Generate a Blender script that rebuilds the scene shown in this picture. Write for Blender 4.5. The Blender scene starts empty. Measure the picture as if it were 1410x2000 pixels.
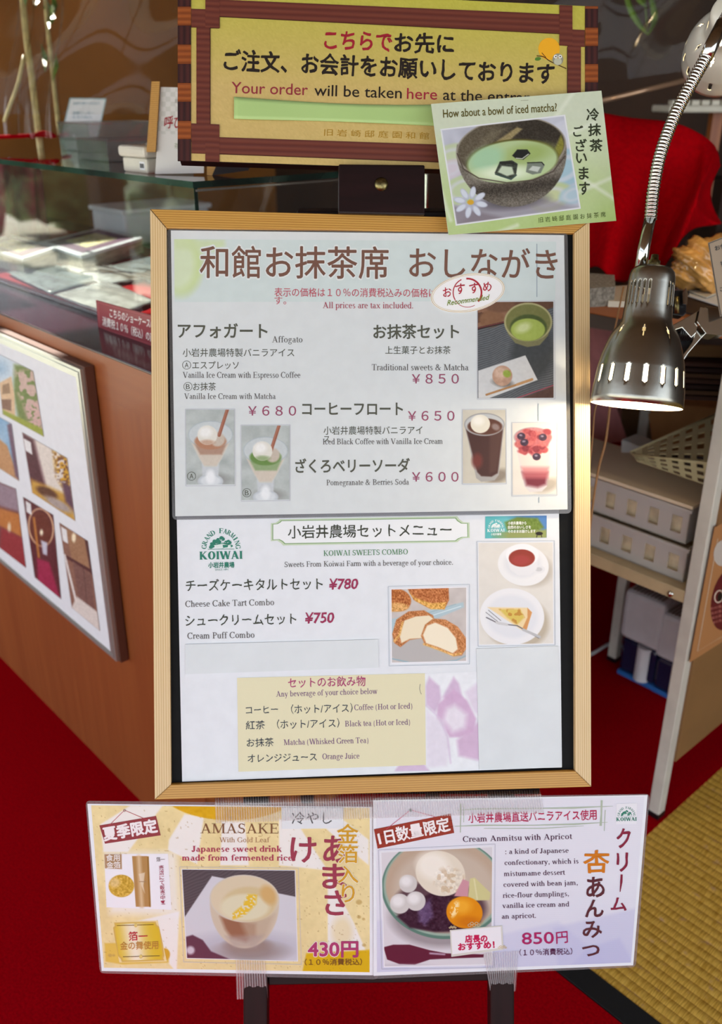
import bpy, bmesh, math, random
import numpy as np
from mathutils import Vector, Matrix

# ------------------------------------------------------------------ camera, world, light
SC = bpy.context.scene
COL = SC.collection
F = 1780.0                      # focal length in pixels of the 1410 x 2000 frame
PITCH = math.atan(815 / F)      # camera looks down
CP, SP = math.cos(PITCH), math.sin(PITCH)
EYE = np.array([0.0, 0.0, 1.2])
YAW = math.radians(42.2)        # the counter and the tatami run at this angle
D1 = np.array([-math.sin(YAW), math.cos(YAW), 0.0])
D2 = np.array([math.cos(YAW), math.sin(YAW), 0.0])
Z3 = np.array([0.0, 0.0, 1.0])

cd = bpy.data.cameras.new('camera')
cam = bpy.data.objects.new('camera', cd)
COL.objects.link(cam)
cd.sensor_fit = 'VERTICAL'
cd.sensor_height = 36.0
cd.lens = F / 2000 * 36.0
cam.location = EYE
cam.rotation_euler = (math.pi / 2 - PITCH, 0, 0)
cd.dof.use_dof = True
cd.dof.focus_distance = 0.965
cd.dof.aperture_fstop = 5.2
cd.clip_start = 0.05
SC.camera = cam

SC.view_settings.view_transform = 'Standard'
SC.view_settings.look = 'None'
SC.view_settings.gamma = 1
SC.view_settings.use_curve_mapping = False
SC.view_settings.exposure = -1.1
SC.cycles.use_denoising = True
SC.cycles.max_bounces = 8
SC.cycles.transparent_max_bounces = 16
SC.cycles.caustics_reflective = False
SC.cycles.caustics_refractive = False
SC.cycles.sample_clamp_indirect = 6.0

W = bpy.data.worlds.new('daylight')
SC.world = W
W.use_nodes = True
wn, wl = W.node_tree.nodes, W.node_tree.links
bg = wn['Background']
tc = wn.new('ShaderNodeTexCoord'); sep = wn.new('ShaderNodeSeparateXYZ')
wl.new(tc.outputs['Generated'], sep.inputs[0])
cr = wn.new('ShaderNodeValToRGB')
cr.color_ramp.elements[0].position = 0.0; cr.color_ramp.elements[0].color = (0.95, 0.97, 1.0, 1)
cr.color_ramp.elements[1].position = 0.7; cr.color_ramp.elements[1].color = (0.62, 0.76, 1.0, 1)
wl.new(sep.outputs['Z'], cr.inputs[0]); wl.new(cr.outputs[0], bg.inputs[0])
bg.inputs[1].default_value = 5.2

sun = bpy.data.objects.new('sun', bpy.data.lights.new('sun', 'SUN'))
COL.objects.link(sun)
sun.data.energy = 34.0; sun.data.angle = 0.01; sun.data.color = (1.0, 0.94, 0.85)
_sd = -D1 * 1.0 - D2 * 0.05 + np.array([0, 0, -0.82])     # from the garden end; enters only by the high wall gap added for it
sun.rotation_euler = Vector(_sd).to_track_quat('-Z', 'Y').to_euler()

# ------------------------------------------------------------------ pixel -> real place
def rays(P):
    P = np.atleast_2d(np.asarray(P, float))
    a = P[:, 0] - 705; b = 1000 - P[:, 1]
    return np.stack([a, F * CP + b * SP, -F * SP + b * CP], 1)

class Plane:
    """a real flat surface: origin, unit normal towards the viewer"""
    def __init__(s, o, n):
        s.o = np.array(o, float); s.n = np.array(n, float); s.n /= np.linalg.norm(s.n)
        if (EYE - s.o) @ s.n < 0: s.n = -s.n
    def at(s, P, lift=0.0):
        d = rays(P)
        o = s.o + s.n * lift
        t = ((o - EYE) @ s.n) / (d @ s.n)
        return EYE + d * t[:, None]
    def off(s, k): return Plane(s.o + s.n * k, s.n)

def planeB(b): return Plane(D2 * b, -D2)
def planeA(a): return Plane(D1 * a, -D1)
def planeZ(z): return Plane(Z3 * z, Z3)
def planeY(y, z=0, tilt=0.0): return Plane((0, y, z), (0, -math.cos(tilt), math.sin(tilt)))
def AB(a, b, z=0.0): return D1 * a + D2 * b + Z3 * z
def camv(x, y, z):  # camera right, up, forward -> world direction
    return np.array([x, y * SP + z * CP, y * CP - z * SP])
def pt(px, py, depth):  # point seen at a pixel at a depth along the view axis
    d = rays((px, py))[0]
    return EYE + d * (depth / F)

# ------------------------------------------------------------------ colours and materials
def lin(c):
    c = np.asarray(c, float) / 255.0
    return np.where(c <= 0.04045, c / 12.92, ((c + 0.055) / 1.055) ** 2.4)
def rgba(c): return tuple(float(v) for v in lin(c)) + (1.0,)

def mat(name, col, rough=0.5, metal=0.0, vary=0.0, scale=20.0, col2=None, coat=0.0, stretch=None,
        bump=0.0, bscale=None, spec=0.5, trans=0.0, ior=1.45, alpha=1.0, emit=None, es=1.0, sheen=0.0, detail=3.0):
    m = bpy.data.materials.new(name); m.use_nodes = True
    n, l = m.node_tree.nodes, m.node_tree.links
    p = n['Principled BSDF']
    p.inputs['Base Color'].default_value = rgba(col)
    p.inputs['Roughness'].default_value = rough
    p.inputs['Metallic'].default_value = metal
    p.inputs['Specular IOR Level'].default_value = spec
    p.inputs['Transmission Weight'].default_value = trans
    p.inputs['IOR'].default_value = ior
    p.inputs['Alpha'].default_value = alpha
    p.inputs['Coat Weight'].default_value = coat
    p.inputs['Coat Roughness'].default_value = 0.12
    p.inputs['Sheen Weight'].default_value = sheen
    if emit is not None:
        p.inputs['Emission Color'].default_value = rgba(emit); p.inputs['Emission Strength'].default_value = es
    if vary or col2 is not None or bump:
        at = n.new('ShaderNodeAttribute'); at.attribute_name = 'loc'
        mp = n.new('ShaderNodeMapping'); l.new(at.outputs['Vector'], mp.inputs[0])
        mp.inputs['Scale'].default_value = stretch or (1, 1, 1)
        no = n.new('ShaderNodeTexNoise'); no.inputs['Scale'].default_value = scale; no.inputs['Detail'].default_value = detail
        l.new(mp.outputs[0], no.inputs['Vector'])
        if vary or col2 is not None:
            r = n.new('ShaderNodeValToRGB')
            c2 = col2 if col2 is not None else tuple(max(0, v * (1 - vary)) for v in col)
            r.color_ramp.elements[0].position = 0.36; r.color_ramp.elements[0].color = rgba(c2)
            r.color_ramp.elements[1].position = 0.64; r.color_ramp.elements[1].color = rgba(col)
            l.new(no.outputs['Fac'], r.inputs[0]); l.new(r.outputs[0], p.inputs['Base Color'])
        if bump:
            nb = no
            if bscale:
                nb = n.new('ShaderNodeTexNoise'); nb.inputs['Scale'].default_value = bscale
                l.new(mp.outputs[0], nb.inputs['Vector'])
            b = n.new('ShaderNodeBump'); b.inputs['Strength'].default_value = bump; b.inputs['Distance'].default_value = 0.002
            l.new(nb.outputs['Fac'], b.inputs['Height']); l.new(b.outputs[0], p.inputs['Normal'])
    return m

def wood(name, c1, c2, rough=0.45, rings=260.0, along=2.0, coat=0.0, dist=2.5):
    """grain runs along local X of the piece"""
    m = bpy.data.materials.new(name); m.use_nodes = True
    n, l = m.node_tree.nodes, m.node_tree.links
    p = n['Principled BSDF']; p.inputs['Roughness'].default_value = rough; p.inputs['Coat Weight'].default_value = coat
    at = n.new('ShaderNodeAttribute'); at.attribute_name = 'loc'
    mp = n.new('ShaderNodeMapping'); mp.inputs['Scale'].default_value = (along / 100.0, 1, 1); l.new(at.outputs['Vector'], mp.inputs[0])
    wv = n.new('ShaderNodeTexWave'); wv.bands_direction = 'Y'; wv.inputs['Scale'].default_value = rings / 6.0
    wv.inputs['Distortion'].default_value = dist; wv.inputs['Detail'].default_value = 2.0; wv.inputs['Detail Scale'].default_value = 0.6
    l.new(mp.outputs[0], wv.inputs['Vector'])
    no = n.new('ShaderNodeTexNoise'); no.inputs['Scale'].default_value = rings; no.inputs['Detail'].default_value = 4.0
    l.new(mp.outputs[0], no.inputs['Vector'])
    mx = n.new('ShaderNodeMix'); mx.data_type = 'FLOAT'; mx.inputs[0].default_value = 0.5
    l.new(wv.outputs['Fac'], mx.inputs[2]); l.new(no.outputs['Fac'], mx.inputs[3])
    r = n.new('ShaderNodeValToRGB')
    r.color_ramp.elements[0].position = 0.2; r.color_ramp.elements[0].color = rgba(c2)
    r.color_ramp.elements[1].position = 0.75; r.color_ramp.elements[1].color = rgba(c1)
    l.new(mx.outputs[0], r.inputs[0]); l.new(r.outputs[0], p.inputs['Base Color'])
    b = n.new('ShaderNodeBump'); b.inputs['Strength'].default_value = 0.15; b.inputs['Distance'].default_value = 0.001
    l.new(mx.outputs[0], b.inputs['Height']); l.new(b.outputs[0], p.inputs['Normal'])
    return m

def inkmat(name, rough=0.55, coat=0.0):
    m = bpy.data.materials.new(name); m.use_nodes = True
    n, l = m.node_tree.nodes, m.node_tree.links
    p = n['Principled BSDF']; p.inputs['Roughness'].default_value = rough; p.inputs['Coat Weight'].default_value = coat
    p.inputs['Coat Roughness'].default_value = 0.15; p.inputs['Specular IOR Level'].default_value = 0.3
    at = n.new('ShaderNodeAttribute'); at.attribute_name = 'Col'
    l.new(at.outputs['Color'], p.inputs['Base Color'])
    return m

def glassmat(name, col=(225, 240, 235), rough=0.0, mixv=0.9, ior=1.5, tint=0.0):
    """thin clear sheet: fresnel reflection over a see-through body"""
    m = bpy.data.materials.new(name); m.use_nodes = True
    n, l = m.node_tree.nodes, m.node_tree.links
    n.remove(n['Principled BSDF']); out = n['Material Output']
    tr = n.new('ShaderNodeBsdfTransparent'); tr.inputs[0].default_value = rgba(col)
    gl = n.new('ShaderNodeBsdfGlossy'); gl.inputs['Roughness'].default_value = rough
    df = n.new('ShaderNodeBsdfDiffuse'); df.inputs[0].default_value = (0.8, 0.8, 0.8, 1)
    fr = n.new('ShaderNodeFresnel'); ge = n.new('ShaderNodeNewGeometry'); mi_ = n.new('ShaderNodeMapRange')   # same reflection on both faces of a thin sheet
    mi_.inputs['To Min'].default_value = ior; mi_.inputs['To Max'].default_value = 1 / ior
    l.new(ge.outputs['Backfacing'], mi_.inputs[0]); l.new(mi_.outputs[0], fr.inputs[0])
    mm = n.new('ShaderNodeMath'); mm.operation = 'MULTIPLY'; mm.inputs[1].default_value = mixv; l.new(fr.outputs[0], mm.inputs[0])
    m0 = n.new('ShaderNodeMixShader'); m0.inputs[0].default_value = tint; l.new(tr.outputs[0], m0.inputs[1]); l.new(df.outputs[0], m0.inputs[2])
    m1 = n.new('ShaderNodeMixShader'); l.new(mm.outputs[0], m1.inputs[0]); l.new(m0.outputs[0], m1.inputs[1]); l.new(gl.outputs[0], m1.inputs[2])
    l.new(m1.outputs[0], out.inputs[0])
    return m

M = {}
M['pine'] = wood('pine', (226, 200, 154), (202, 168, 114), 0.42, 760, 1.5)
M['pine_dark'] = wood('honey pine', (204, 158, 78), (174, 122, 48), 0.42, 760, 1.5)
M['darkwood'] = mat('dark lacquered wood', (34, 16, 17), 0.4, spec=.3, vary=0.35, scale=60, stretch=(0.1, 1, 1), bump=0.1)
M['counterwood'] = wood('counter veneer', (166, 98, 48), (136, 72, 34), 0.42, 60, 4, coat=0.05)
M['ledge'] = mat('dark counter ledge', (56, 22, 38), 0.15, vary=0.25, scale=300, spec=.38)
M['black'] = mat('black backing', (8, 9, 10), 0.6, spec=.2, vary=0.5, scale=90, bump=0.05)
M['paper'] = mat('white paper', (232, 236, 240), 0.6, vary=0.015, scale=60, spec=0.3)
M['paper2'] = mat('matt white paper patch', (224, 230, 232), 0.7, vary=0.02, scale=25, spec=0.2)
M['ink'] = inkmat('printed ink', 0.55)
M['inkgloss'] = inkmat('printed ink under film', 0.32, 0.55)
M['film'] = glassmat('laminating film', (205, 190, 192), 0.08, 1.6, 1.5, 0.18)
M['brass'] = mat('brass', (150, 138, 92), 0.35, 1.0, vary=0.3, scale=300)
M['chrome'] = mat('chrome', (205, 205, 198), 0.13, 1.0)
M['nickel'] = mat('brushed nickel shade', (176, 174, 162), 0.27, 1.0, vary=0.12, scale=30, bump=0.02)
M['pearl'] = mat('pearl white enamel', (226, 226, 214), 0.25, 0.0, coat=0.6)
M['shadein'] = mat('white shade lining', (250, 246, 235), 0.5)
M['bulb'] = mat('lit bulb', (255, 240, 215), 0.4, emit=(255, 226, 176), es=60.0)
M['red'] = mat('red felt', (176, 0, 16), 0.95, vary=0.16, scale=260, bump=0.35, bscale=900, spec=0.02)
M['redcloth'] = mat('red cloth', (160, 0, 12), 0.85, vary=0.10, scale=120, bump=0.1, bscale=1500, spec=0.04)
M['glass'] = glassmat('showcase glass', (250, 253, 252), 0.0, 1.25, 1.55, 0.006)
M['glassedge'] = mat('green glass edge', (30, 62, 54), 0.08, coat=0.6, vary=0.5, scale=18)
M['clear'] = glassmat('clear plastic', (235, 235, 235), 0.05, 2.0, 1.6, 0.06)
M['frost'] = glassmat('frosted plastic', (235, 226, 205), 0.25, 1.2, 1.45, 0.55)
M['vinyl'] = glassmat('vinyl sheet', (246, 244, 240), 0.06, .45, 1.45, 0.006)
M['offwhite'] = mat('off white plastic', (214, 212, 198), 0.35, vary=0.03, scale=30)
M['white'] = mat('white plastic', (226, 228, 232), 0.4, vary=0.03, scale=30)
M['cream'] = mat('cream painted metal', (196, 178, 140), 0.4, vary=0.05, scale=30)
M['legwhite'] = mat('white painted metal', (205, 203, 192), 0.35, vary=0.05, scale=25)
M['beige'] = mat('beige laminate panel', (136, 100, 62), 0.5, vary=0.06, scale=12)
M['wallbrown'] = mat('brown earthen wall', (172, 112, 50), 0.85, vary=0.18, scale=2.2, bump=0.2, bscale=120)
M['walldark'] = mat('dark timber wall', (62, 40, 24), 0.7, vary=0.3, scale=5, stretch=(1, 1, 0.2))
M['ceil'] = mat('ceiling boards', (110, 82, 56), 0.8, vary=0.2, scale=6)
M['tatami_edge'] = mat('black tatami border', (16, 17, 18), 0.75, bump=0.4, bscale=1500)
M['green_edge'] = mat('brown cord', (150, 108, 66), 0.5)
M['blackplastic'] = mat('black plastic', (16, 16, 20), 0.3)
M['blue'] = mat('blue plastic', (44, 110, 190), 0.35)
M['navy'] = mat('dark blue tinted tank', (26, 34, 66), 0.2, coat=0.5)
M['bamboo'] = mat('pale bamboo', (206, 196, 142), 0.45, vary=0.15, scale=60)
M['leaf'] = mat('green leaf', (104, 142, 50), 0.45, vary=0.35, scale=30)
M['silver'] = mat('silver picture frame', (190, 196, 190), 0.3, 0.7)
M['brownside'] = mat('brown frame side', (98, 62, 48), 0.5)
M['card'] = mat('cardboard', (196, 140, 84), 0.8, vary=0.08, scale=15)
M['pinkcloth'] = mat('dusty pink cloth', (240, 160, 160), 0.9, vary=0.1, scale=20)

def tatami_material():
    m = bpy.data.materials.new('woven rush'); m.use_nodes = True
    n, l = m.node_tree.nodes, m.node_tree.links
    p = n['Principled BSDF']; p.inputs['Roughness'].default_value = 0.55
    at = n.new('ShaderNodeAttribute'); at.attribute_name = 'loc'
    mp = n.new('ShaderNodeMapping'); mp.inputs['Scale'].default_value = (1, 0.06, 1); l.new(at.outputs['Vector'], mp.inputs[0])
    a = n.new('ShaderNodeTexNoise'); a.inputs['Scale'].default_value = 620; a.inputs['Detail'].default_value = 2; l.new(mp.outputs[0], a.inputs['Vector'])
    mp2 = n.new('ShaderNodeMapping'); mp2.inputs['Scale'].default_value = (1, 1.6, 1); l.new(at.outputs['Vector'], mp2.inputs[0])
    b = n.new('ShaderNodeTexNoise'); b.inputs['Scale'].default_value = 42; b.inputs['Detail'].default_value = 3; l.new(mp2.outputs[0], b.inputs['Vector'])
    r1 = n.new('ShaderNodeValToRGB'); r1.color_ramp.elements[0].position = .38; r1.color_ramp.elements[0].color = rgba((192, 146, 46))
    r1.color_ramp.elements[1].position = .62; r1.color_ramp.elements[1].color = rgba((234, 190, 84)); l.new(a.outputs['Fac'], r1.inputs[0])
    r2 = n.new('ShaderNodeValToRGB'); r2.color_ramp.elements[0].position = .62; r2.color_ramp.elements[0].color = (0, 0, 0, 1)
    r2.color_ramp.elements[1].position = .74; r2.color_ramp.elements[1].color = (1, 1, 1, 1); l.new(b.outputs['Fac'], r2.inputs[0])
    mx = n.new('ShaderNodeMix'); mx.data_type = 'RGBA'; l.new(r2.outputs[0], mx.inputs[0]); l.new(r1.outputs[0], mx.inputs[6])
    mx.inputs[7].default_value = rgba((204, 160, 112)); l.new(mx.outputs[2], p.inputs['Base Color'])
    bp = n.new('ShaderNodeBump'); bp.inputs['Strength'].default_value = .5; bp.inputs['Distance'].default_value = .0008
    l.new(a.outputs['Fac'], bp.inputs['Height']); l.new(bp.outputs[0], p.inputs['Normal'])
    return m
M['tatami'] = tatami_material()

def tape_material():
    """ribbed translucent tape: fine vertical ribs printed in the film"""
    m = bpy.data.materials.new('ribbed clear tape'); m.use_nodes = True
    n, l = m.node_tree.nodes, m.node_tree.links
    n.remove(n['Principled BSDF']); out = n['Material Output']
    at = n.new('ShaderNodeAttribute'); at.attribute_name = 'loc'
    wv = n.new('ShaderNodeTexWave'); wv.bands_direction = 'X'; wv.inputs['Scale'].default_value = 115.0; l.new(at.outputs['Vector'], wv.inputs['Vector'])
    tr = n.new('ShaderNodeBsdfTransparent'); tr.inputs[0].default_value = (.93, .93, .93, 1)
    df = n.new('ShaderNodeBsdfDiffuse'); df.inputs[0].default_value = rgba((250, 250, 250))
    gl = n.new('ShaderNodeBsdfGlossy'); gl.inputs['Roughness'].default_value = .25
    mr = n.new('ShaderNodeMapRange'); mr.inputs['To Min'].default_value = .05; mr.inputs['To Max'].default_value = .30; l.new(wv.outputs['Fac'], mr.inputs[0])
    a = n.new('ShaderNodeMixShader'); l.new(mr.outputs[0], a.inputs[0]); l.new(tr.outputs[0], a.inputs[1]); l.new(df.outputs[0], a.inputs[2])
    b = n.new('ShaderNodeMixShader'); b.inputs[0].default_value = .08; l.new(a.outputs[0], b.inputs[1]); l.new(gl.outputs[0], b.inputs[2])
    l.new(b.outputs[0], out.inputs[0])
    return m
M['tape'] = tape_material()

# ------------------------------------------------------------------ objects
def base_of(par):
    v = Vector((0, 0, 0))
    while par is not None:
        v = v + par.location; par = par.parent
    return np.array(v)

def thing(name, label, cat, loc=(0, 0, 0), group=None):
    o = bpy.data.objects.new(name, None); COL.objects.link(o)
    o.location = tuple(float(v) for v in loc); o.empty_display_size = 0.02
    o['label'] = label; o['category'] = cat
    if group: o['group'] = group
    return o
def tag(o, label, cat, group=None):
    o['label'] = label; o['category'] = cat
    if group: o['group'] = group
    return o

class MB:
    """collects shapes that become one mesh object; every vertex keeps a local coordinate for the material"""
    def __init__(s): s.v = []; s.f = []; s.l = []; s.c = []; s.mi = []; s.n = 0
    def add(s, V, Fc, L=None, c=None, mi=0):
        V = np.asarray(V, float)
        s.v.append(V); s.l.append(V.copy() if L is None else np.asarray(L, float))
        cc = np.ones((len(V), 4))
        if c is not None:
            c = np.asarray(c, float)
            cc[:, :3] = lin(c) if c.ndim == 1 else c[:, :3]
        s.c.append(cc)
        k = s.n
        s.f += [tuple(i + k for i in f) for f in Fc]; s.mi += [mi] * len(Fc); s.n += len(V)
        return s
    def box(s, c, ux, uy, uz, sx, sy, sz, mi=0, seed=0.0, col=None):
        """centre, three unit axes, three full sizes; the grain runs along ux"""
        c, ux, uy, uz = [np.asarray(q, float) for q in (c, ux, uy, uz)]
        K = np.array([[i, j, k] for i in (-.5, .5) for j in (-.5, .5) for k in (-.5, .5)]) * (sx, sy, sz)
        V = c + K[:, :1] * ux + K[:, 1:2] * uy + K[:, 2:] * uz
        return s.add(V, [(0, 1, 3, 2), (4, 6, 7, 5), (0, 4, 5, 1), (2, 3, 7, 6), (0, 2, 6, 4), (1, 5, 7, 3)], K + seed, col, mi)
    def prism(s, top, back, mi=0, col=None, L=None):
        """closed slab between an outline and the same outline moved by the vector back"""
        top = np.asarray(top, float); n = len(top); V = np.vstack([top, top + np.asarray(back)])
        fc = [tuple(range(n)), tuple(range(2 * n - 1, n - 1, -1))] + [(i, i + n, (i + 1) % n + n, (i + 1) % n) for i in range(n)]
        if L is None:
            e = top[1] - top[0]; e = e / (np.linalg.norm(e) + 1e-9); b = np.asarray(back, float); b = b / (np.linalg.norm(b) + 1e-9)
            g = np.cross(b, e); L = np.stack([(V - top[0]) @ e, (V - top[0]) @ g, (V - top[0]) @ b], 1)
        return s.add(V, fc, L, col, mi)
    def tube(s, path, r, seg=12, cap=True, mi=0, col=None):
        P = np.asarray(path, float); n = len(P); R = np.ones(n) * r if np.isscalar(r) else np.asarray(r, float)
        T = np.gradient(P, axis=0); T /= np.linalg.norm(T, axis=1)[:, None] + 1e-12
        u = np.cross(T[0], (0, 0, 1)); u = u if np.linalg.norm(u) > 1e-3 else np.cross(T[0], (1, 0, 0)); u /= np.linalg.norm(u)
        V = []
        for i in range(n):
            u = u - T[i] * (u @ T[i]); u /= np.linalg.norm(u) + 1e-12; w = np.cross(T[i], u)
            for k in range(seg):
                a = 2 * math.pi * k / seg; V.append(P[i] + R[i] * (math.cos(a) * u + math.sin(a) * w))
        fc = [(i * seg + k, i * seg + (k + 1) % seg, (i + 1) * seg + (k + 1) % seg, (i + 1) * seg + k) for i in range(n - 1) for k in range(seg)]
        if cap: fc += [tuple(range(seg - 1, -1, -1)), tuple(range((n - 1) * seg, n * seg))]
        return s.add(V, fc, None, col, mi)
    def lathe(s, c, ax, prof, seg=48, skip=None, mi=0, col=None, closed=False):
        """prof: (distance along ax, radius); skip(i, k) leaves a face out"""
        c = np.asarray(c, float); ax = np.asarray(ax, float); ax /= np.linalg.norm(ax)
        u = np.cross(ax, (0, 1, 0)); u = u if np.linalg.norm(u) > 1e-2 else np.cross(ax, (1, 0, 0)); u /= np.linalg.norm(u); w = np.cross(ax, u)
        V = [c + ax * d + r * (math.cos(2 * math.pi * k / seg) * u + math.sin(2 * math.pi * k / seg) * w) for d, r in prof for k in range(seg)]
        fc = [(i * seg + k, (i + 1) * seg + k, (i + 1) * seg + (k + 1) % seg, i * seg + (k + 1) % seg)
              for i in range(len(prof) - 1) for k in range(seg) if not (skip and skip(i, k))]
        if closed: fc += [tuple(range(seg)), tuple(range(len(prof) * seg - 1, (len(prof) - 1) * seg - 1, -1))]
        return s.add(V, fc, None, col, mi)
    def grid(s, Fn, nu, nv, mi=0, col=None, L=None):
        V = np.array([Fn(i / (nu - 1), j / (nv - 1)) for j in range(nv) for i in range(nu)])
        fc = [(j * nu + i, j * nu + i + 1, (j + 1) * nu + i + 1, (j + 1) * nu + i) for j in range(nv - 1) for i in range(nu - 1)]
        return s.add(V, fc, L, col, mi)
    def build(s, name, m, parent=None, smooth=False, bevel=0.0, kind=None, solid=0.0, label=None):
        V = np.vstack(s.v); base = base_of(parent)
        me = bpy.data.meshes.new(name)
        me.from_pydata((V - base).tolist(), [], s.f)
        for mm in (m if isinstance(m, (list, tuple)) else [m]): me.materials.append(mm)
        if any(s.mi): me.polygons.foreach_set('material_index', np.array(s.mi, dtype=np.int32))
        a = me.attributes.new('loc', 'FLOAT_VECTOR', 'POINT'); a.data.foreach_set('vector', np.vstack(s.l).astype(np.float32).ravel())
        a = me.color_attributes.new('Col', 'FLOAT_COLOR', 'POINT'); a.data.foreach_set('color', np.vstack(s.c).astype(np.float32).ravel())
        if smooth is True: me.polygons.foreach_set('use_smooth', np.ones(len(me.polygons), dtype=bool))
        me.update()
        o = bpy.data.objects.new(name, me); COL.objects.link(o)
        if parent is not None: o.parent = parent
        if solid:
            q = o.modifiers.new('thick', 'SOLIDIFY'); q.thickness = solid; q.offset = 0
        if bevel:
            q = o.modifiers.new('bevel', 'BEVEL'); q.width = bevel; q.segments = 2; q.limit_method = 'ANGLE'
        if kind: o['kind'] = kind
        if label: o['label'] = label
        return o

def bez(pts, n=40):
    """smooth curve through points"""
    P = np.asarray(pts, float); Q = np.vstack([2 * P[0] - P[1], P, 2 * P[-1] - P[-2]]); out = []
    k = max(2, n // (len(P) - 1))
    for i in range(1, len(Q) - 2):
        for j in range(k):
            t = j / k; a, b, c, d = Q[i - 1], Q[i], Q[i + 1], Q[i + 2]
            out.append(.5 * ((2 * b) + (c - a) * t + (2 * a - 5 * b + 4 * c - d) * t * t + (3 * b - a - 3 * c + d) * t ** 3))
    out.append(P[-1]); return np.array(out)

# ------------------------------------------------------------------ printing on flat things
def gpx(poly, n=1):
    return np.asarray(poly, float)

class Print:
    """flat print on one real sheet: flat shapes with their own colours, one mesh"""
    def __init__(s, plane, lift=0.00012): s.mb = MB(); s.p = plane; s.lift = lift; s.k = 0
    def poly(s, pts, col, dl=0.0):
        s.k += 1
        V = s.p.at(pts, s.lift + dl + s.k * 2e-6)
        s.mb.add(V, [tuple(range(len(V)))], None, col); return s
    def quadstrip(s, A, B, col, dl=0.0):
        s.k += 1; A = np.asarray(A, float); B = np.asarray(B, float); n = len(A)
        V = s.p.at(np.vstack([A, B]), s.lift + dl + s.k * 2e-6)
        s.mb.add(V, [(i, i + 1, n + i + 1, n + i) for i in range(n - 1)], None, col); return s
    def line(s, pts, w, col, dl=0.0, taper=None):
        P = np.asarray(pts, float); T = np.gradient(P, axis=0); T /= np.linalg.norm(T, axis=1)[:, None] + 1e-9
        N = np.stack([-T[:, 1], T[:, 0]], 1)
        w = np.ones(len(P)) * w if np.isscalar(w) else np.asarray(w, float)
        return s.quadstrip(P + N * w[:, None] / 2, P - N * w[:, None] / 2, col, dl)
    def ell(s, cx, cy, rx, ry, col, rot=0.0, n=40, dl=0.0):
        a = np.linspace(0, 2 * math.pi, n, endpoint=False); r = math.radians(rot)
        x, y = rx * np.cos(a), ry * np.sin(a)
        return s.poly(np.stack([cx + x * math.cos(r) - y * math.sin(r), cy + x * math.sin(r) + y * math.cos(r)], 1), col, dl)
    def ring(s, cx, cy, rx, ry, w, col, rot=0.0, a0=0, a1=360, n=48, dl=0.0):
        a = np.radians(np.linspace(a0, a1, n)); r = math.radians(rot)
        def E(p, q):
            x, y = p * np.cos(a), q * np.sin(a)
            return np.stack([cx + x * math.cos(r) - y * math.sin(r), cy + x * math.sin(r) + y * math.cos(r)], 1)
        return s.quadstrip(E(rx, ry), E(rx - w, ry - w), col, dl)
    def text(s, body, x0, y0, x1, y1, h, col, style='sans', bold=0.0, shear=0.0, up=None, dl=0.0):
        """latin: (x0,y0)-(x1,y1) is the baseline, h the capital height. japanese: the middle line, h the character height"""
        cjk = any(ord(ch) > 0x2000 for ch in body)
        if style == 'serif': V, Fc = serif(body, bold)
        else: V, Fc = glyphs(body, bold)
        if len(V) == 0: return s
        V = V.copy()
        if style == 'serif': V[:, :2] /= 0.662
        elif cjk: V[:, :2] /= REF['cjk']; V[:, 1] -= REF['mid']
        else: V[:, :2] /= REF['cap']
        if style == 'brush':
            V[:, 1] += 0.05 * (V[:, 0] - np.floor(V[:, 0] / 1.08) * 1.08)
            q = V[:, 0] * 5.1 + V[:, 1] * 3.3
            V[:, 0] += 0.016 * np.sin(q * 2.3) + 0.012 * np.sin(V[:, 1] * 14 + 1.0); V[:, 1] += 0.018 * np.sin(q * 1.7 + 1.3)
        V[:, 0] += shear * V[:, 1]
        a, b = V[:, 0].min(), V[:, 0].max()
        e = np.array([x1 - x0, y1 - y0], float)
        u = np.array([e[1], -e[0]]) / np.linalg.norm(e) if up is None else np.asarray(up, float)
        P = np.array([x0, y0]) + ((V[:, :1] - a) / (b - a)) * e + V[:, 1:2] * u * h
        s.k += 1
        W_ = s.p.at(P, s.lift + dl + s.k * 2e-6)
        if V.shape[1] > 2: W_ = W_ + s.p.n * V[:, 2:3]
        s.mb.add(W_, Fc, None, col); return s
    def glyph(s, ch, x0, y0, x1, y1, col, style='brush', bold=0.012, rot=0.0, dl=0.0):
        """one character filling a box of the print"""
        V, Fc = glyphs(ch, bold); Zc = V[:, 2:3].copy() if V.shape[1] > 2 else 0.0; V = V[:, :2].copy()
        if style == 'brush':
            V[:, 0] += 0.012 * np.sin(V[:, 1] * 11 + V[:, 0] * 7); V[:, 1] += 0.03 * V[:, 0] + 0.012 * np.sin(V[:, 0] * 12)
        V -= V.min(0); V /= V.max(0) + 1e-9
        if rot == 90: V = np.stack([V[:, 1], V[:, 0]], 1); 
        P = np.stack([x0 + V[:, 0] * (x1 - x0), y1 - V[:, 1] * (y1 - y0)], 1)
        s.k += 1
        s.mb.add(s.p.at(P, s.lift + dl + s.k * 2e-6) + s.p.n * Zc, Fc, None, col); return s
    def arc_text(s, body, cx, cy, r, a0, a1, h, col, bold=0.0):
        n = len(body)
        for i, ch in enumerate(body):
            if ch == ' ': continue
            a = math.radians(a0 + (a1 - a0) * (i + .5) / n)
            u = np.array([math.cos(a), -math.sin(a)]); t = np.array([math.sin(a), math.cos(a)]) 
            p = np.array([cx, cy]) + u * r; w = h * .85 if ch != 'I' else h * .45
            q0 = p - t * w / 2; q1 = p + t * w / 2
            s.text(ch, q0[0], q0[1], q1[0], q1[1], h, col, 'serif', bold, up=u)
        return s
    def done(s, name='lettering', m=None, parent=None):
        return s.mb.build(name, m or M['ink'], parent)

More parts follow.
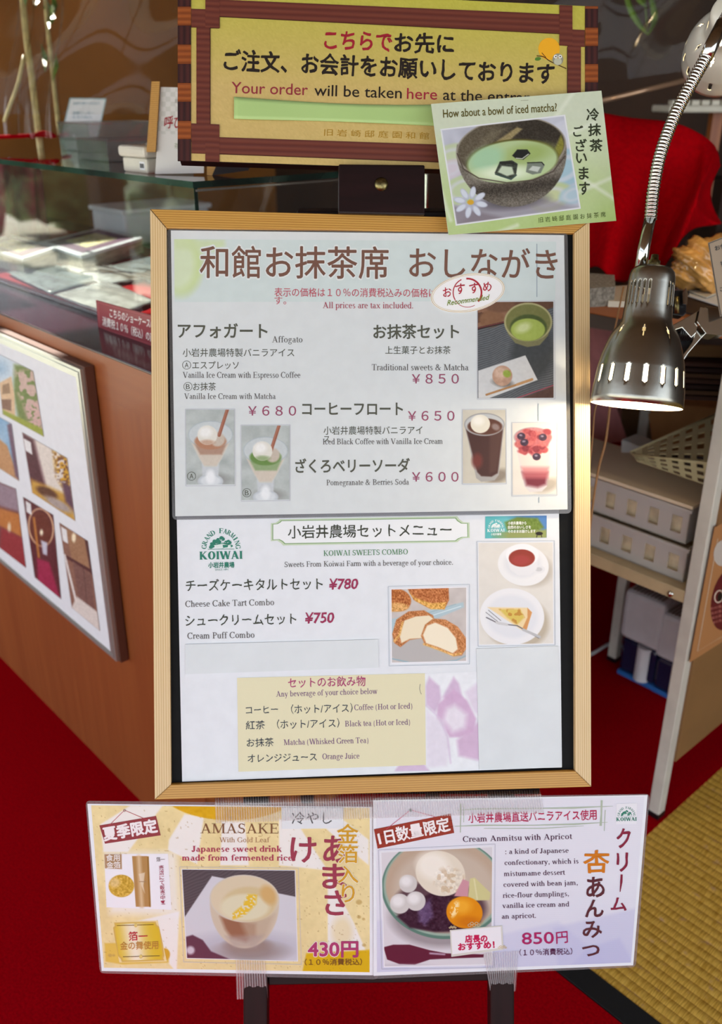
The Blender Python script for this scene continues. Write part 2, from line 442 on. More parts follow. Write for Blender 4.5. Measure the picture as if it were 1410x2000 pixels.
_fc = bpy.data.curves.new('glyph_source', 'FONT'); _fo = bpy.data.objects.new('glyph_source', _fc)
_cache = {}
def glyphs(body, bold=0.0):
    key = (body, round(bold, 4))
    if key in _cache: return _cache[key]
    _fc.body = body; _fc.size = 1.0; _fc.offset = 0.0; _fc.resolution_u = 3; _fc.fill_mode = 'FRONT'
    me = _fo.to_mesh(); n = len(me.vertices)
    V = np.zeros(n * 3, dtype=np.float32); me.vertices.foreach_get('co', V)
    V = V.reshape(-1, 3)[:, :2].astype(float); Fc = [tuple(p.vertices) for p in me.polygons]
    _fo.to_mesh_clear()
    if bold > .001 and n:                                   # heavier weight: the outline laid down again around itself
        k = 4 if bold < .02 else 8; Vs = [np.c_[V, np.zeros(n)]]; F0 = Fc; Fc = list(F0)
        for j in range(k):
            a = 2 * math.pi * j / k; Vs.append(np.c_[V + np.array([math.cos(a), math.sin(a)]) * bold * .9, np.full(n, (j + 1) * 6e-7)])
            Fc += [tuple(q + n * (j + 1) for q in f) for f in F0]
        V = np.vstack(Vs)
    _cache[key] = (V, Fc); return V, Fc
_v = glyphs('H')[0]; REF = {'cap': _v[:, 1].max() - _v[:, 1].min()}
_v = glyphs('国')[0]; REF['cjk'] = _v[:, 1].max() - _v[:, 1].min(); REF['mid'] = (_v[:, 1].max() + _v[:, 1].min()) / 2 / REF['cjk']

# a small serif alphabet drawn from stems, bowls and serifs (units of 1/1000 em)
ST = 'l %d 0 %d %d 90'
SER = {
'a': (444, 'a 215 320 140 135 0 165 85 30;l 312 60 312 325 85;a 195 135 160 145 50 320 82 28;h 300 430 16 30;l 400 0 420 60 30'),
'b': (500, 'l 115 0 115 683 88;s 75 683 60;a 265 225 205 235 -150 150 90 32'),
'c': (444, 'a 230 225 200 235 45 318 92 32;d 360 355 46'),
'd': (500, 'l 385 0 385 683 88;s 345 683 60;s 430 0 50;a 235 225 205 235 30 330 90 32'),
'e': (444, 'a 225 225 195 235 0 318 92 30;h 70 410 262 30'),
'f': (333, 'l 150 0 150 560 88;s 150 0 115;a 255 550 150 133 40 180 88 32;d 345 625 44;h 30 285 438 28'),
'g': (500, 'a 225 300 165 155 0 360 82 28;a 235 -85 210 130 0 360 60 42;l 115 40 125 170 50;h 330 470 425 40'),
'h': (500, 'l 115 0 115 683 88;s 115 0 100;s 75 683 60;a 255 290 160 165 0 150 90 40;l 370 0 370 290 90;s 370 0 100'),
'i': (278, 'l 140 0 140 450 88;s 140 0 110;s 95 450 50;d 135 610 54'),
'j': (278, 'l 150 -90 150 450 88;a 50 -90 144 125 270 360 88 34;d 145 610 54;s 100 450 55'),
'k': (500, 'l 115 0 115 683 88;s 115 0 105;s 75 683 60;l 180 210 370 440 48;l 400 10 240 280 105;s 385 450 95;s 400 0 100'),
'l': (278, 'l 140 0 140 683 88;s 140 0 115;s 98 683 60'),
'm': (778, 'l 110 0 110 450 88;s 110 0 95;s 65 450 50;a 245 290 150 165 0 150 88 40;l 350 0 350 290 88;s 350 0 95;a 500 290 160 165 0 150 88 40;l 615 0 615 290 88;s 615 0 95'),
'n': (500, 'l 115 0 115 450 88;s 115 0 100;s 70 450 55;a 255 290 160 165 0 150 90 40;l 370 0 370 290 90;s 370 0 100'),
'o': (500, 'a 250 225 215 235 0 360 92 30'),
'p': (500, 'l 115 -217 115 450 88;s 115 -195 110;s 70 450 55;a 265 225 205 235 -150 150 90 32'),
'r': (333, 'l 115 0 115 450 88;s 115 0 110;s 70 450 55;a 235 290 160 165 70 150 90 44;d 300 400 50'),
's': (389, 'a 195 335 135 125 30 270 76 34;a 195 122 150 130 -150 90 80 34;h 150 240 228 60'),
't': (278, 'l 135 90 135 560 88;h 25 265 435 28;a 220 98 128 108 180 320 88 32'),
'u': (500, 'l 118 130 118 450 88;s 75 450 55;a 245 150 171 160 180 345 88 42;l 375 0 375 450 88;s 335 450 60;s 412 0 50'),
'v': (500, 'l 90 445 252 0 95;l 405 445 258 0 42;s 85 450 90;s 405 450 78'),
'w': (722, 'l 80 445 220 0 90;l 350 445 226 0 40;l 350 445 490 0 90;l 630 445 496 0 40;s 75 450 80;s 345 450 70;s 635 450 75'),
'x': (500, 'l 90 440 400 10 98;l 400 440 90 10 40;s 95 450 90;s 395 450 80;s 95 0 80;s 400 0 90'),
'y': (500, 'l 85 445 265 0 98;l 410 445 185 -190 42;s 85 450 88;s 405 450 78;d 128 -178 48'),
'A': (722, 'l 355 662 125 0 44;l 340 662 590 0 108;h 205 500 215 32;s 110 0 105;s 600 0 115'),
'B': (667, 'l 165 0 165 662 100;a 290 500 255 162 -90 90 100 32;a 300 178 305 178 -90 90 105 32;h 40 300 646 30;h 120 300 345 30;h 40 300 15 30'),
'C': (667, 'a 370 331 340 345 42 318 110 38;l 592 450 592 660 28'),
'D': (722, 'l 165 0 165 662 100;a 300 331 385 331 -90 90 110 34;h 40 305 646 32;h 40 305 15 32'),
'E': (611, 'l 165 0 165 662 100;h 40 560 646 32;h 120 460 345 30;h 40 575 15 32;l 552 500 552 662 28;l 578 0 570 160 28;l 458 260 458 430 26'),
'F': (556, 'l 165 0 165 662 100;h 40 530 646 32;h 120 440 340 30;l 522 500 522 662 28;l 440 260 440 420 26;s 165 0 130'),
'G': (722, 'a 370 331 340 345 42 318 110 38;l 600 20 600 290 95;s 600 290 115;l 592 460 592 660 28'),
'H': (722, 'l 165 0 165 662 100;l 555 0 555 662 100;h 165 555 340 32;s 165 0 130;s 165 662 130;s 555 0 130;s 555 662 130'),
'I': (333, 'l 165 0 165 662 100;s 165 0 130;s 165 662 130'),
'J': (389, 'l 235 100 235 662 100;s 235 662 125;a 135 110 150 125 190 360 100 40;d 60 100 50'),
'K': (722, 'l 165 0 165 662 100;l 560 650 230 300 46;l 290 370 590 5 120;s 165 0 130;s 165 662 130;s 560 662 120;s 600 0 125'),
'L': (611, 'l 165 0 165 662 100;s 165 662 130;h 40 570 15 32;l 575 0 568 190 28'),
'M': (889, 'l 140 0 140 655 44;l 165 660 435 20 110;l 720 655 445 20 42;l 735 0 735 662 100;s 140 0 110;s 120 662 110;s 735 0 125;s 750 662 110'),
'N': (722, 'l 130 0 130 655 44;l 145 660 600 0 108;l 600 0 600 662 44;s 130 0 110;s 110 662 100;s 600 662 110'),
'O': (722, 'a 360 331 325 345 0 360 112 36'),
'P': (556, 'l 160 0 160 662 100;h 35 285 646 32;h 150 285 312 30;a 280 478 245 184 -90 90 100 32;s 160 0 130'),
'R': (667, 'l 160 0 160 662 100;h 35 285 646 32;h 150 285 312 30;a 280 478 245 184 -90 90 100 32;s 160 0 130;l 330 320 590 0 112;s 610 0 85'),
'S': (556, 'a 275 490 200 183 30 270 92 36;a 275 174 215 186 -150 90 98 36;l 465 470 465 655 26;l 62 10 62 190 26;h 220 330 330 75'),
'T': (611, 'l 305 0 305 662 100;h 25 585 646 32;l 32 500 32 662 28;l 578 500 578 662 28;s 305 0 135'),
'V': (722, 'l 110 655 365 0 110;l 600 655 370 0 44;s 110 662 115;s 600 662 100'),
'W': (944, 'l 105 655 312 0 108;l 500 655 320 0 44;l 500 655 695 0 108;l 865 655 700 0 44;s 100 662 110;s 480 662 100;s 865 662 95'),
'&': (778, 'a 300 500 150 165 0 360 86 34;a 280 172 235 184 60 330 98 36;l 235 430 610 10 105;l 640 330 490 60 38;s 650 340 90'),
'(': (333, 'a 320 230 260 460 125 235 62 34'), ')': (333, 'a 13 230 260 460 -55 55 62 34'),
'.': (250, 'd 120 50 56'), ',': (250, 'd 120 50 56;l 150 50 100 -110 40'), ':': (278, 'd 140 50 54;d 140 400 54'), '-': (333, 'h 40 290 225 60'), ' ': (250, '')}
def serif(body, bold=0.0):
    V, Fc, x = [], [], 0.0; k = 1 + bold
    for ch in body:
        adv, d = SER.get(ch, SER['o'])
        for st in filter(None, d.split(';')):
            t = st.split(); a = [float(q) for q in t[1:]]; i = len(V); z = (len(Fc) % 9) * 3e-6
            if t[0] == 'l':
                w = a[4] * k / 2 + 4; q = [(a[0] - w, a[1]), (a[0] + w, a[1]), (a[2] + w, a[3]), (a[2] - w, a[3])]
            elif t[0] == 'h': w = a[3] * (1 + bold * .6) / 2 + 4; q = [(a[0], a[2] - w), (a[1], a[2] - w), (a[1], a[2] + w), (a[0], a[2] + w)]
            elif t[0] == 's':
                y = a[1] if a[1] <= 0 else a[1] - 30; q = [(a[0] - a[2], y), (a[0] + a[2], y), (a[0] + a[2], y + 30), (a[0] - a[2], y + 30)]
            elif t[0] == 'd': q = [(a[0] + a[2] * k * math.cos(g), a[1] + a[2] * k * math.sin(g)) for g in np.linspace(0, 2 * math.pi, 10, endpoint=False)]
            else:
                n = 14; g = np.radians(np.linspace(a[4], a[5], n)); tk = a[6] * k + 6; tn = a[7] * (1 + bold * .6) + 8
                o = [(a[0] + a[2] * math.cos(v), a[1] + a[3] * math.sin(v)) for v in g] + [(a[0] + (a[2] - tk) * math.cos(v), a[1] + (a[3] - tn) * math.sin(v)) for v in g]
                V += [(p[0] + x, p[1], z) for p in o]; Fc += [(i + j, i + j + 1, i + n + j + 1, i + n + j) for j in range(n - 1)]; continue
            V += [(p[0] + x, p[1], z) for p in q]; Fc.append(tuple(range(i, i + len(q))))
        x += adv
    V = np.array(V); V[:, :2] /= 1000.0; return V, Fc

# ------------------------------------------------------------------ printed pictures: painted as a fine grid of coloured dots
def vnoise(X, Y, s, seed=0):
    x, y = X / s, Y / s; xi, yi = np.floor(x), np.floor(y); fx, fy = x - xi, y - yi
    def h(a, b):
        v = np.sin(a * 127.1 + b * 311.7 + seed * 74.7) * 43758.5453; return v - np.floor(v)
    fx, fy = fx * fx * (3 - 2 * fx), fy * fy * (3 - 2 * fy)
    return (h(xi, yi) * (1 - fx) + h(xi + 1, yi) * fx) * (1 - fy) + (h(xi, yi + 1) * (1 - fx) + h(xi + 1, yi + 1) * fx) * fy

class Img:
    def __init__(s, quad, step=1.0, bgc=(200, 200, 200)):
        q = np.asarray(quad, float); s.q = q
        w = int(max(np.linalg.norm(q[1] - q[0]), np.linalg.norm(q[2] - q[3])) / step) + 2
        h = int(max(np.linalg.norm(q[3] - q[0]), np.linalg.norm(q[2] - q[1])) / step) + 2
        u, v = np.meshgrid(np.linspace(0, 1, w), np.linspace(0, 1, h)); s.u, s.v = u, v
        P = (1 - v)[..., None] * ((1 - u)[..., None] * q[0] + u[..., None] * q[1]) + v[..., None] * ((1 - u)[..., None] * q[3] + u[..., None] * q[2])
        s.X, s.Y = P[..., 0], P[..., 1]; s.c = np.zeros(s.X.shape + (3,)) + np.array(bgc, float)
    def mix(s, m, col):
        col = np.asarray(col, float); m = np.clip(m, 0, 1)[..., None]; s.c = s.c * (1 - m) + col * m; return s
    def em(s, cx, cy, rx, ry, rot=0, soft=1.0):
        r = math.radians(rot); x = (s.X - cx) * math.cos(r) + (s.Y - cy) * math.sin(r); y = -(s.X - cx) * math.sin(r) + (s.Y - cy) * math.cos(r)
        d = np.sqrt((x / rx) ** 2 + (y / ry) ** 2 + 1e-12); return np.clip((1 - d) * min(rx, ry) / soft + .5, 0, 1)
    def pm(s, pts, soft=1.0):
        P = np.asarray(pts, float); X, Y = s.X, s.Y; ins = np.zeros(X.shape, bool); D = np.full(X.shape, 1e9)
        for i in range(len(P)):
            a, b = P[i - 1], P[i]; c = ((a[1] > Y) != (b[1] > Y)) & (X < (b[0] - a[0]) * (Y - a[1]) / (b[1] - a[1] + 1e-12) + a[0]); ins ^= c
            e = b - a; t = np.clip(((X - a[0]) * e[0] + (Y - a[1]) * e[1]) / (e @ e + 1e-12), 0, 1)
            D = np.minimum(D, (X - a[0] - t * e[0]) ** 2 + (Y - a[1] - t * e[1]) ** 2)
        D = np.sqrt(D); return np.clip(np.where(ins, D, -D) / soft + .5, 0, 1)
    def lm(s, pts, w, soft=1.0):
        X, Y = s.X, s.Y; D = np.full(X.shape, 1e9); P = np.asarray(pts, float)
        for i in range(1, len(P)):
            a, b = P[i - 1], P[i]; e = b - a; t = np.clip(((X - a[0]) * e[0] + (Y - a[1]) * e[1]) / (e @ e + 1e-12), 0, 1)
            D = np.minimum(D, (X - a[0] - t * e[0]) ** 2 + (Y - a[1] - t * e[1]) ** 2)
        return np.clip((w / 2 - np.sqrt(D)) / soft + .5, 0, 1)
    def ell(s, cx, cy, rx, ry, col, rot=0, soft=1.0, a=1.0): return s.mix(s.em(cx, cy, rx, ry, rot, soft) * a, col)
    def poly(s, pts, col, soft=1.0, a=1.0): return s.mix(s.pm(pts, soft) * a, col)
    def line(s, pts, w, col, soft=1.0, a=1.0): return s.mix(s.lm(pts, w, soft) * a, col)
    def noise(s, sc, amt, mask=None, seed=0):
        k = (vnoise(s.X, s.Y, sc, seed) + .5 * vnoise(s.X, s.Y, sc / 2.1, seed + 3)) / 1.5 - .5
        k = k * amt * (1 if mask is None else mask); s.c = s.c + k[..., None]; return s
    def n(s, sc, seed=0): return vnoise(s.X, s.Y, sc, seed)
    def place(s, plane, parent=None, name='printed_photo', lift=0.0003, m=None, border=None, bw=3.0):
        if border is not None:
            dd = np.minimum(np.minimum(s.u, 1 - s.u) * s.u.shape[1], np.minimum(s.v, 1 - s.v) * s.u.shape[0]); s.mix(np.clip(bw - dd, 0, 1), border)
        V = plane.at(np.stack([s.X.ravel(), s.Y.ravel()], 1), lift); h, w = s.X.shape
        i = (np.arange(h - 1)[:, None] * w + np.arange(w - 1)[None, :]).ravel()
        fc = np.stack([i, i + 1, i + w + 1, i + w], 1); mb = MB(); mb.add(V, [], None, lin(np.clip(s.c, 0, 255)).reshape(-1, 3))
        mb.f = fc.tolist(); mb.mi = [0] * len(fc)
        return mb.build(name, m or M['ink'], parent)

# ------------------------------------------------------------------ the room
def struct(o): o['kind'] = 'structure'; return o
def slabAB(a0, a1, b0, b1, z0, z1, name, m, parent=None, bevel=0.0, smooth=False):
    c = AB((a0 + a1) / 2, (b0 + b1) / 2, (z0 + z1) / 2)
    mb = MB().box(c, D1, D2, Z3, abs(a1 - a0), abs(b1 - b0), abs(z1 - z0), seed=(a0 + b0) * 0.37)
    return mb.build(name, m, parent, bevel=bevel)
def boxAB(mb, a0, a1, b0, b1, z0, z1, mi=0, along='a'):
    c = AB((a0 + a1) / 2, (b0 + b1) / 2, (z0 + z1) / 2)
    if along == 'a': mb.box(c, D1, D2, Z3, a1 - a0, b1 - b0, z1 - z0, mi, a0 + b0)
    elif along == 'z': mb.box(c, Z3, D2, D1, z1 - z0, b1 - b0, a1 - a0, mi, a0 + b0)
    else: mb.box(c, D2, D1, Z3, b1 - b0, a1 - a0, z1 - z0, mi, a0 + b0)
    return mb

struct(slabAB(-2.6, 3.4, -2.3, 2.6, -0.2, -0.008, 'floor', M['ceil']))
struct(slabAB(-2.6, 3.4, -2.3, 2.6, 2.55, 2.65, 'ceiling', M['ceil']))
struct(slabAB(3.3, 3.4, 0.75, 2.6, -0.008, 2.03, 'wall_back', M['wallbrown']))
struct(slabAB(3.3, 3.4, 1.25, 2.6, 2.03, 2.55, 'wall_back', M['wallbrown']))       # unseen gap beside it, added to let sun onto the showcase
struct(slabAB(3.4, 7.3, -2.3, 0.745, 2.3, 2.38, 'trim_9', M['walldark']))              # unseen roof slab, added to keep the sun off the carpet
struct(slabAB(-2.6, 3.3, 2.5, 2.6, -0.008, 2.55, 'wall_right', M['walldark']))
k = 1
for (a, b) in ((3.35, -0.35), (3.35, -1.6), (-2.55, -2.25), (0.4, -2.25), (-2.55, 0.4)):
    struct(slabAB(a - .05, a + .05, b - .05, b + .05, -0.008, 2.55, 'trim_%d' % k, M['walldark'])); k += 1
struct(slabAB(3.3, 3.4, -2.3, 0.66, 1.95, 2.1, 'trim_%d' % k, M['walldark'])); k += 1
struct(slabAB(-2.6, 3.3, -2.3, -2.2, 1.95, 2.1, 'trim_%d' % k, M['walldark'])); k += 1
# garden outside the open side of the room, seen mirrored in the showcase glass
gm = mat('pale garden gravel', (226, 220, 196), 0.9, vary=0.12, scale=3)
g_ = struct(slabAB(-12, 26, -24, 2.6, -0.6, -0.45, 'ground', gm))
random.seed(4)
def shrub(a, b, r, h, nm):
    mb = MB(); bm = bmesh.new(); bmesh.ops.create_icosphere(bm, subdivisions=4, radius=1.0)
    V = np.array([v.co[:] for v in bm.verts]); fc = [tuple(v.index for v in f.verts) for f in bm.faces]; bm.free()
    d = 1 + .16 * np.sin(V[:, 0] * 7 + a) * np.sin(V[:, 1] * 8 + b) + .10 * np.sin(V[:, 2] * 15 + V[:, 0] * 13)
    V = V * d[:, None] * (r, r, h) + AB(a, b, -0.45 + h * .8)
    mb.add(V, fc); o = mb.build('garden_shrub', mat('garden green', (104, 128, 88), .8, col2=(48, 68, 44), scale=6), None, smooth=True)
    return tag(o, nm, 'shrub')
shrub(10.5, -1.2, 1.5, 1.3, 'large round green shrub outside the room, mirrored in the showcase glass')
shrub(11.5, -5.2, 1.9, 1.7, 'widest green shrub outside the room, farthest toward the open garden')
shrub(8.5, -4.0, .7, .65, 'low green shrub outside the room in front of the wider one')

# red felt over the floor, tatami at the front right
mb = MB()
L_ = [AB(-2.2, -2.1), AB(-2.2, 0.862), AB(0.574, 0.862), AB(0.574, 2.5), AB(3.3, 2.5), AB(3.3, -2.1)]
mb.prism([p + Z3 * 0.0 for p in L_], (0, 0, -0.008), L=np.array([[p @ D1, p @ D2, 0] for p in L_] * 2))
tag(mb.build('red_carpet', M['red']), 'bright red felt carpet covering the floor around the menu stand and counter', 'carpet')

tat = thing('tatami_mat', 'yellow woven tatami mat with black cloth border at the lower right', 'tatami', AB(-.3, .9, -.008))
RS, b0, nr, seg = 0.0162, 0.902, 98, 8
Bv = np.array([b0 + i * RS / seg for i in range(nr * seg + 1)]); prof = 0.0017 * np.abs(np.sin(np.pi * (Bv - b0) / RS)) ** 0.7 - 0.0015
Av = np.linspace(-1.6, 0.574, 60)
VV = np.array([AB(a, b, z) for a in Av for b, z in zip(Bv, prof)]); LL = np.array([[a, b, 0] for a in Av for b in Bv]); nb = len(Bv)
fc = [(i * nb + j, (i + 1) * nb + j, (i + 1) * nb + j + 1, i * nb + j + 1) for i in range(len(Av) - 1) for j in range(nb - 1)]
MB().add(VV, fc, LL).build('woven_surface', M['tatami'], tat, smooth=False)
slabAB(-1.6, 0.573, 0.864, 0.903, -0.0078, 0.0012, 'cloth_border', M['tatami_edge'], tat, bevel=.0006)
slabAB(-1.6, 0.573, 0.90, 2.48, -0.0078, -0.003, 'mat_core', M['tatami_edge'], tat)

# ------------------------------------------------------------------ counter and showcase on the left
ct = thing('counter', 'brown wood veneer counter carrying the glass showcase, left of the menu stand', 'counter', AB(1.9, .8, 0))
slabAB(1.02, 3.2, .585, 1.2, 0.0, .862, 'cabinet_body', M['counterwood'], ct)
mb = MB(); boxAB(mb, 1.02, 3.2, .5835, .586, .795, .862); mb.build('top_rail', M['counterwood'], ct)
slabAB(1.005, 3.22, .582, 1.22, .862, .866, 'ledge', M['ledge'], ct, bevel=.001)
# vertical veneer on the front as a separate facing with upright grain
mb = MB(); boxAB(mb, 1.02, 3.2, .5842, .5852, 0.0, .795, along='z'); mb.build('front_panel', M['counterwood'], ct)

sc_ = thing('glass_showcase', 'low glass display case with a green-edged glass top standing on the counter', 'showcase', AB(1.7, .9, .866))
A0, A1, B0, B1, ZT = 1.088, 2.80, .690, 1.135, 1.088
slabAB(A0, A1, B0, B0 + .005, .867, ZT, 'front_glass', M['glass'], sc_)
slabAB(A0, A0 + .005, B0 + .006, B1, .867, ZT, 'side_glass', M['glass'], sc_)
slabAB(A1 - .005, A1, B0 + .006, B1, .867, ZT, 'side_glass', M['glass'], sc_)
top = slabAB(A0 - .003, A1 + .003, B0 - .003, B1 + .003, ZT + .0005, ZT + .0085, 'top_glass', M['glass'], sc_)
mb = MB()
boxAB(mb, A0 - .004, A1 + .004, B0 - .0042, B0 - .0028, ZT + .0003, ZT + .0087)
boxAB(mb, A0 - .0044, A0 - .003, B0 - .004, B1 + .004, ZT + .0003, ZT + .0087)
mb.build('polished_edge', M['glassedge'], sc_)
mb = MB(); boxAB(mb, A0 - .0012, A0 - .0002, B0 - .0012, B0 + .004, .867, ZT); mb.build('corner_edge', M['glassedge'], sc_)
# bright bevel line below the side of the glass top
mb = MB(); boxAB(mb, A0 - .002, A0 - .0004, B0, B1, ZT - .0045, ZT - .0015); mb.build('edge_strip', M['chrome'], sc_)
mb = MB(); boxAB(mb, A0 - .001, A0 + .004, B1 - .006, B1 - .001, .867, ZT - .005, along='z'); mb.build('corner_post', M['chrome'], sc_)
tag(slabAB(1.12, 2.76, .705, 1.12, .8665, .8705, 'red_mat', M['redcloth']), 'red cloth mat lying on the floor of the glass showcase', 'mat')

# two boxes of sweets with purple printed lids
def sweet_box(quad, zt, zb, lab):
    p = planeZ(zt).at(quad); r = thing('sweet_box', lab, 'box', (p.mean(0)[0], p.mean(0)[1], zb), 'boxed sweets inside the showcase')
    MB().prism(p - Z3 * .006, (0, 0, -(zt - zb - .006)), L=None).build('box_body', mat('striped box side', (196, 186, 160), .6, vary=.25, scale=200, stretch=(.1, 1, 1)), r)
    cc = p.mean(0); q = cc + (p - cc) * 1.02
    MB().prism(q, (0, 0, -.006)).build('lid', M['white'], r, bevel=.0008)
    pr = MB(); L1 = cc + (p - cc) * .86; L2 = cc + (p - cc) * .52
    pr.add(L1 + Z3 * .0003, [(0, 1, 2, 3)], None, (92, 34, 74)); pr.add(L2 + Z3 * .0006, [(0, 1, 2, 3)], None, (214, 206, 150))
    for i in range(26):
        w = np.random.rand(2); c0 = L2[0] * (1 - w[0]) * (1 - w[1]) + L2[1] * w[0] * (1 - w[1]) + L2[2] * w[0] * w[1] + L2[3] * (1 - w[0]) * w[1]
        e = .006; pr.add([c0 + (e, 0, .0009), c0 + (0, e, .0009), c0 + (-e, 0, .0009), c0 + (0, -e, .0009)], [(0, 1, 2, 3)], None, [(120, 130, 60), (230, 190, 70), (244, 240, 225)][i % 3])
    pr.build('printed_label', M['ink'], r); return r
np.random.seed(3)
sweet_box([(77, 473), (194, 445), (277, 464), (159, 499)], .905, .8715, 'sweets box with purple and cream lid, nearest the menu stand')
sweet_box([(-46, 478), (19, 458), (107, 484), (44, 505)], .905, .8715, 'sweets box with purple lid cut off by the left picture edge')

# clear wrapped packets spread on the mat
def packet(quad, z, lab, tone):
    p = planeZ(z).at(quad); r = MB(); n = 9
    def Fp(u, v):
        q = (1 - v) * ((1 - u) * p[0] + u * p[1]) + v * ((1 - u) * p[3] + u * p[2])
        return q + Z3 * (.006 * math.sin(math.pi * u) * math.sin(math.pi * v) + .0012 * math.sin(u * 21 + v * 9) * math.sin(v * 17))
    V = MB().grid(Fp, 16, 12); r = V.build('wrapped_packet', tone, None, smooth=True, solid=.001)
    return tag(r, lab, 'packet', 'film-wrapped packets in the showcase')
pk = mat('film wrapped grey packet', (176, 186, 184), .14, vary=.3, scale=60, stretch=(1, 6, 1), coat=.6)
pk2 = mat('film wrapped white packet', (226, 228, 224), .12, vary=.12, scale=40, coat=.6)
packet([(12, 532), (108, 516), (204, 545), (100, 574)], .876, 'greyish film-wrapped packet in front of the left sweets box', pk)
packet([(112, 520), (205, 512), (285, 545), (204, 557)], .876, 'white film-wrapped packet in front of the right sweets box', pk2)
packet([(104, 576), (206, 548), (306, 588), (224, 620)], .876, 'white film-wrapped packet nearest the front glass beside the red price label', pk2)
packet([(215, 520), (300, 500), (372, 530), (296, 552)], .877, 'grey film-wrapped packet at the right, half behind the pine frame', pk)

# white lidded container and cloth deeper in the case
cz = planeZ(.8712).at([(222, 470), (330, 462)])
ctn = thing('food_container', 'white lidded plastic container standing at the back of the showcase', 'container', tuple(cz[0]))
c0 = cz[0] + D2 * .10 - D1 * .02
MB().box(c0 + Z3 * .035, D2, D1, Z3, .24, .16, .07).build('tub', M['white'], ctn, bevel=.006)
MB().box(c0 + Z3 * .076, D2, D1, Z3, .252, .172, .012).build('lid', M['white'], ctn, bevel=.004)
mb = MB(); cb = planeA(2.12).at([(-60, 330), (26, 330), (30, 430), (-20, 500), (-60, 505)])
def Fd(u, v):
    a = AB(2.16 + .02 * math.sin(u * 14), .80 + u * .17, 1.075 - v * .200); return a + D1 * .012 * math.sin(u * 31 + v * 3)
mb.grid(Fd, 40, 14); tag(mb.build('folded_cloth', mat('magenta cloth', (150, 16, 60), .8, vary=.2, scale=20), smooth=True, solid=.002), 'crimson cloth hanging at the far left end of the showcase', 'cloth')

# red price label leaning on the glass front
PL = planeB(.654); q = [(187.2, 586), (345, 630), (345, 693), (192, 643)]
lb = MB().prism(PL.at(q), D2 * .0015).build('price_label', mat('maroon card', (138, 36, 50), .45, coat=.2)); tag(lb, 'maroon label card with white lettering standing against the showcase glass', 'label')
pr = Print(PL); U = (0, -1)
pr.line([(191, 590.5), (345, 634)], 1.0, (178, 90, 96)); pr.line([(195, 640.5), (345, 688.5)], 1.0, (178, 90, 96)); pr.line([(191, 591), (195, 640)], 1.0, (178, 90, 96))
pr.text('こちらのショーケースの', 214, 611, 301, 634.5, 17, (240, 236, 232), bold=.012, up=U)
pr.text('消費税１０％（税込）の商品', 200, 627, 309, 663.5, 17, (240, 236, 232), bold=.012, up=U)
pr.done('lettering', M['ink'], lb)

# things standing on the glass top
ZG = ZT + .0087
bz = planeZ(ZG).at([(250, 341), (318, 343), (365, 341), (300, 330)])
by = thing('call_button', 'off white plastic call button box standing on the glass top', 'call button', tuple(bz.mean(0)))
f0, f1 = bz[0], bz[1]; ex = (f1 - f0) / np.linalg.norm(f1 - f0); ey = np.cross(Z3, ex); 
w_, d_ = .056, .080; c0 = f0 + ex * w_ / 2 + ey * d_ / 2
ex2 = D2; ey2 = D1
c0 = planeZ(ZG).at([(310, 334)])[0]
MB().box(c0 + Z3 * .010, ex2, ey2, Z3, .078, .070, .020).build('base', M['offwhite'], by, bevel=.003)
MB().box(c0 + Z3 * .0285, ex2, ey2, Z3, .088, .078, .016).build('cover', M['offwhite'], by, bevel=.005)
MB().lathe(c0 + Z3 * .0360, Z3, [(0, .016), (.003, .0155), (.004, .012), (.0042, 0.0001)], 28).build('push_button', mat('grey button', (120, 116, 108), .4), by, smooth=True)
l_ = Print(planeB((c0 @ D2) - .0392)); cc = c0 + Z3 * .010 - D2 * .0392
mb = MB().box(cc - D1 * .022, D1, D2, Z3, .014, .0004, .011); mb.build('sticker', M['paper'], by)
mb = MB()
for i in range(4): mb.box(cc - D1 * (.0175 + i * .003) - D2 * .0004, D1, D2, Z3, .0014 if i % 2 else .0022, .0003, .006)
mb.build('lettering', M['black'], by)

# small wooden easel with a call-bell card
se = thing('table_easel', 'small wooden table easel holding a patterned card behind the order sign', 'easel', tuple(planeZ(ZG).at([(300, 300)])[0]))
PE = Plane(planeZ(ZG).at([(350, 342)])[0], (-.10, -.96, .26))
MB().prism(PE.at([(296, 159), (312, 159), (304, 297), (286, 297)]), (-.004, .022, 0)).build('upright', M['pine_dark'], se)
MB().prism(PE.at([(404, 319), (424, 319), (414, 343), (404, 342)]), (.0, .022, 0)).build('upright', M['pine_dark'], se)
MB().prism(PE.at([(424, 319), (490, 321), (484, 333), (414, 343)]), (.0, .012, 0)).build('cross_rail', M['darkwood'], se)
cardP = PE.off(-.006)
cq = [(314, 170), (402, 172), (398, 338), (303, 340)]
cc_ = tag(MB().prism(cardP.at(cq), (0, .002, 0)).build('call_bell_card', M['paper']), 'white checkered card with red brush lettering held on the small easel', 'card')
im = Img(cq, 1.0, (226, 226, 222)); ch = (np.floor((im.X - 314) / 9.5) + np.floor((im.Y - 170) / 9.5)) % 2
im.mix(ch * .5 * (im.Y < 262), (196, 200, 192)); im.place(cardP, cc_, 'checkered_print')
pr = Print(cardP, .0006); pr.text('呼びだし', 320, 240, 392, 238, 23, (160, 40, 48), 'brush', .015, .15); pr.text('昭', 342, 198, 352, 198, 9, (150, 150, 140)); pr.text('茶', 340, 285, 352, 285, 10, (150, 160, 130)); pr.done('lettering', M['ink'], cc_)

